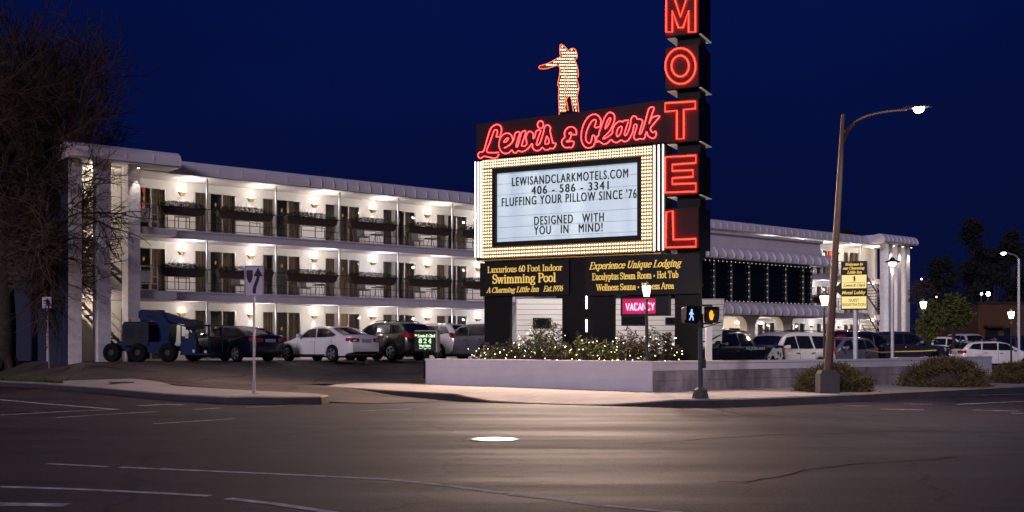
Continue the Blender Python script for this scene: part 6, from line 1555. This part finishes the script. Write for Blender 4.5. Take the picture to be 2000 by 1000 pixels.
# ------------------------------------------------------------------ junipers, cone, tape
def juniper(label, u, v, w_px, h_px, Y, seed):
    p = at(u, Y); p.z = Z(p.x, p.y); s = Y/FPX; rx, h = w_px*s/2, h_px*s; q = random.Random(seed)
    t = thing("juniper_bush", label, "bush", p, 0, "juniper bushes along the main street kerb")
    lf = MB(); core = MB()
    rings = []
    for j in range(7):
        f = j/6; r = math.cos(f*math.pi/2*.97); rings.append([(rx*.70*r*(1+.13*math.sin(k*2.3+j))*math.cos(k*math.pi/8), rx*.52*r*math.sin(k*math.pi/8), h*.68*math.sin(f*math.pi/2)*(1+.1*math.sin(k*1.7))) for k in range(16)])
    core.loft(rings); core.build("inner_branches", M['bark'], t)
    lumps = [(q.uniform(0, 6.28), q.random()**1.35) for _ in range(64)]
    for a0, f0 in lumps:
        rr = math.sqrt(max(0, 1-f0*f0)); cx, cy, cz = rx*.86*rr*math.cos(a0), rx*.66*rr*math.sin(a0), h*.84*f0
        o = Vector((math.cos(a0)*rr, math.sin(a0)*rr*.8, .35+f0)).normalized()
        for i in range(260):
            c = Vector((cx+q.gauss(0, .13)*rx, cy+q.gauss(0, .13)*rx, max(.02, cz+q.gauss(0, .09)*h)))
            d = (o+Vector((q.gauss(0, .55), q.gauss(0, .55), q.gauss(0, .4)))).normalized(); L = q.uniform(.05, .13); k = d.cross(Vector((q.gauss(0, 1), q.gauss(0, 1), q.gauss(0, 1)))).normalized()*.018
            lf.add([c-k, c+k, c+d*L], [(0, 1, 2)])
    lf.build("needles", M['juniper'], t)
juniper("spreading juniper bush beside the street lamp base box", 1628, 770, 138, 52, 31.4, 3)
juniper("big juniper mound in front of the gap in the grey wall", 1842, 762, 156, 56, 35.2, 5)
juniper("juniper bush cut off by the right edge of the picture", 1998, 752, 116, 42, 38.5, 7)
p = at(1828, 44.0); p.z = Zlot(p.x, p.y); cn = thing("traffic_cone", "orange traffic cone at the end of the grey wall tied with yellow tape", "cone", p)
b = MB(); b.lathe([(.17, .03), (.05, .78), (.03, .80)], n=12); b.build("cone_body", M['orange'], cn); b = MB(); b.box(-.2, .2, -.2, .2, 0, .03); b.build("base", M['trim'], cn); b = MB(); b.lathe([(.108, .36), (.085, .50)], n=12); b.build("reflective_band", M['far_white'], cn)
tpz = p.z+.72; b = MB()
def tape(pts):
    P = smooth_path(pts, sub=6)
    for a, c in zip(P, P[1:]): b.add([a, c, c+Vector((0, 0, .045)), a+Vector((0, 0, .045))], [(0, 1, 2, 3)])
e0 = at(1692, 48); e1 = at(1743, 45.1); e2 = at(1866, 41)
tape([(e0.x, 48, zpx(684, 48)), (at(1720, 46.5).x, 46.5, zpx(689, 46.5)), (e1.x, 45.1, zpx(688, 45.1))]); tape([(e1.x, 45.1, zpx(688, 45.1)), (at(1790, 44.5).x, 44.5, zpx(687, 44.5)), (p.x, p.y-.06, zpx(685, 44))])
tape([(p.x, p.y-.06, tpz), (at(1846, 42.5).x, 42.5, zpx(703, 42.5)), (e2.x, 41, zpx(716, 41))])
tag(b.build("caution_tape", M['tape']), "yellow caution tape strung between the lot lamp post and the cone", "tape")

# ------------------------------------------------------------------ trees and far things
def branch(mb, twig, p, d, L, r, lv, q, gx, droop=0.):
    n = 4; pts = [p]; cur = Vector(d)
    for i in range(n):
        cur = (cur+Vector((q.gauss(0, .16), q.gauss(0, .16), q.gauss(.03, .12)-droop))).normalized(); pts.append(pts[-1]+cur*(L/n))
    tgt = mb if lv <= 2 else twig
    tgt.tube(pts, r, 7 if lv < 2 else 5 if lv < 4 else 3, r1=r*.62)
    if lv >= gx: return
    k = (3, 4, 4, 4, 4, 3, 3)[min(lv, 6)]
    for i in range(k):
        f = q.uniform(.35, 1) if lv else q.uniform(.55, 1); idx = min(n-1, int(f*n)); pp = pts[idx].lerp(pts[idx+1], f*n-idx)
        ax = Vector((q.gauss(0, 1), q.gauss(0, 1), q.gauss(0, 1))).cross(cur).normalized(); a = R(q.uniform(22, 60))
        nd = (cur*math.cos(a)+ax*math.sin(a)).normalized()
        branch(mb, twig, pp, nd, L*q.uniform(.52, .78), r*q.uniform(.42, .6), lv+1, q, gx, droop)
    branch(mb, twig, pts[-1], (cur+Vector((q.gauss(0, .2), q.gauss(0, .2), 0))).normalized(), L*q.uniform(.65, .8), r*.6, lv+1, q, gx, droop)
q = random.Random(21)
tp_ = ground_at(8, 722); 
lt = thing("bare_tree", "big bare dark tree at the left edge with branches across the portico", "tree", tp_)
tk = MB(); tw = MB()
tk.tube(smooth_path([(0, 0, -.3), (-.02, 0, .5), (.03, 0, 2.0), (-.05, 0, 4.0), (.0, 0, 6.0)], sub=3), .52, 12, r1=.34)
for i in range(8): a = i*.8; tk.tube([(.3*math.cos(a), .3*math.sin(a), .55), (.55*math.cos(a), .55*math.sin(a), .1), (.75*math.cos(a), .75*math.sin(a), -.1)], .16, 6, r1=.06)
for (z, d, L, r) in ((5.9, (-.25, .1, 1), 3.6, .26), (5.9, (.30, -.05, 1), 3.6, .24), (5.2, (.8, -.1, .62), 2.8, .18), (4.6, (-.8, -.2, .8), 3.0, .18), (4.9, (.3, .6, .8), 3.0, .16), (5.6, (.1, -.6, .9), 3, .17), (6.0, (.55, -.3, .75), 3.3, .18), (6.0, (.0, .2, 1.), 4.0, .22)):
    branch(tk, tw, Vector((0, 0, z)), Vector(d).normalized(), L, r, 1, q, 6)
for (z, d, L, r) in ((4.3, (1, -.25, .14), 2.3, .11), (3.9, (1, -.4, .2), 2.3, .10), (4.7, (1, -.3, .25), 2.4, .11), (3.4, (.95, -.5, .05), 1.7, .08), (5.2, (1, -.15, .3), 2.3, .10), (4.5, (1, -.45, .0), 2.4, .12), (3.7, (1, -.3, -.05), 2.2, .10), (5.0, (1, -.5, .12), 2.5, .12), (4.1, (.9, -.7, .1), 2.2, .10)):
    branch(tk, tw, Vector((.2, -.1, z)), Vector(d).normalized(), L, r*1.25, 2, q, 6, .035)
tk.build("trunk", M['bark'], lt, smooth=True); tw.build("crown", M['twigs'], lt)
def leafy(name, label, u, Y, v_top, v_base, wpx, mtl, seed, n=2600, trunk=.16, zb=.25, ls=.22, squash=.45, group=None):
    p = at(u, Y); p.z = zb; s = Y/FPX; H = zpx(v_top, Y)-zb; c0_ = max(.05*H, zpx(v_base, Y)-zb); rx = wpx*s/2; q = random.Random(seed)
    t = thing(name, label, "tree" if "tree" in name else "bush", p, 0, group)
    b = MB(); b.tube([(0, 0, -.1), (.05, 0, H*.3), (-.03, .05, H*.62)], trunk, 7, r1=trunk*.4)
    cl = []
    for i in range(26):
        a, f = q.uniform(0, 6.28), q.random(); rr = rx*.75*math.sqrt(q.random())*math.sin(math.pi*(.18+.75*f)); c = Vector((rr*math.cos(a), rr*math.sin(a)*.8, c0_+(H-c0_)*(.08+.86*f))); cl.append((c, q.uniform(.5, 1)))
        if i < 10: b.tube([(0, 0, min(H*.5, c.z*.6)), c*.6+Vector((0, 0, c.z*.3)), c], trunk*.28, 4, r1=.015)
    b.build("trunk", M['bark'], t)
    lf = MB()
    for i in range(n):
        c, w = q.choice(cl); r = rx*.30*w
        o = c+Vector((q.gauss(0, .55)*r, q.gauss(0, .55)*r, q.gauss(0, .5)*r)); d = Vector((q.gauss(0, 1), q.gauss(0, 1), q.gauss(0, .7))).normalized(); k = d.cross(Vector((q.gauss(0, 1), q.gauss(0, 1), q.gauss(0, 1)))).normalized(); L = ls*q.uniform(.5, 1.2)
        lf.add([o, o+d*L*.5+k*L*.32, o+d*L, o+d*L*.5-k*L*.32], [(0, 1, 2, 3)])
    lf.build("crown", mtl, t); return t
leafy("leafy_tree", "green leafy tree lit by the lantern right of the portico", 1815, 66, 588, 668, 64, M['leaf'], 3, 3200, .12, .3, .20)
leafy("leafy_tree", "bright green tree beside the far white vans", 1862, 74, 578, 640, 80, M['leaf'], 4, 3400, .18, .3, .22)
leafy("shrub", "pale green shrub against the right portico columns", 1797, 60, 622, 697, 44, M['leaf'], 9, 2200, .06, .3, .15)
leafy("shrub", "low green shrub below the far white vans", 1868, 80, 672, 694, 60, M['leaf'], 10, 1400, .05, .3, .18)
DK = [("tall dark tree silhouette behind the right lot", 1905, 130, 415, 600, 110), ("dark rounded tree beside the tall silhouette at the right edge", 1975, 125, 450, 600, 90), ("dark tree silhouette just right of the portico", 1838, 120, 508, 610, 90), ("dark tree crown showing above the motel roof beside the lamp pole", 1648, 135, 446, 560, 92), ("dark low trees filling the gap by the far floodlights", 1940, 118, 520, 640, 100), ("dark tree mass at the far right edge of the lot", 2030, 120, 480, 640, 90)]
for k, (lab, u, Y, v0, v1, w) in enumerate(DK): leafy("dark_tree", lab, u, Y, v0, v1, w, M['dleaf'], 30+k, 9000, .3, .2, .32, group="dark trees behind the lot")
leafy("bare_shrub", "brown thin tree with bare twigs right of the portico columns", 1800, 72, 545, 600, 60, M['twigs'], 51, 900, .1, .3, .16)
# orange building far right
op = at(1985, 100); ob = thing("orange_building", "low orange stucco building behind the cars at the right edge", "building", (op.x, 100, .1), R(4))
S_ = 100/FPX
b = MB(); x0, x1 = (1908-1985)*S_, (2080-1985)*S_; hh = zpx(594, 100)-.1; b.box(x0, x1, 0, 9, 0, hh); b.build("wall", M['orange_wall'], ob)
b = MB(); b.box(x0-.1, x1+.1, -.12, 9.1, hh+.001, hh+.22); b.build("roof", M['dark_iron'], ob)
for u0, u1, v0, v1 in ((1922, 1948, 645, 690), (1960, 1975, 640, 672)):
    b = MB(); b.box((u0-1985)*S_, (u1-1985)*S_, -.06, -.001, zpx(v1, 100)-.1, zpx(v0, 100)-.1); o = b.build("door" if u0 < 1950 else "window", M['trim'], ob)
b = MB(); b.box((1918-1985)*S_, (1952-1985)*S_, -.8, -.06, zpx(640, 100)-.1, zpx(636, 100)-.1); b.build("canopy", M['dark_iron'], ob)
wp = at(1893, 108); wb = thing("white_shed", "small pale shed behind the far white vans", "building", (wp.x, 108, .1))
b = MB(); b.box(-1.3, 1.3, 0, 3, 0, zpx(628, 108)); b.build("wall", M['far_white'], wb); b = MB(); b.prism([(-1.5, zpx(628, 108)+.001), (1.5, zpx(628, 108)+.001), (1.5, zpx(626, 108)+.05), (-1.5, zpx(624, 108)+.05)], -.2, 3.2, 'y'); b.build("roof", M['grey_cowl'], wb)
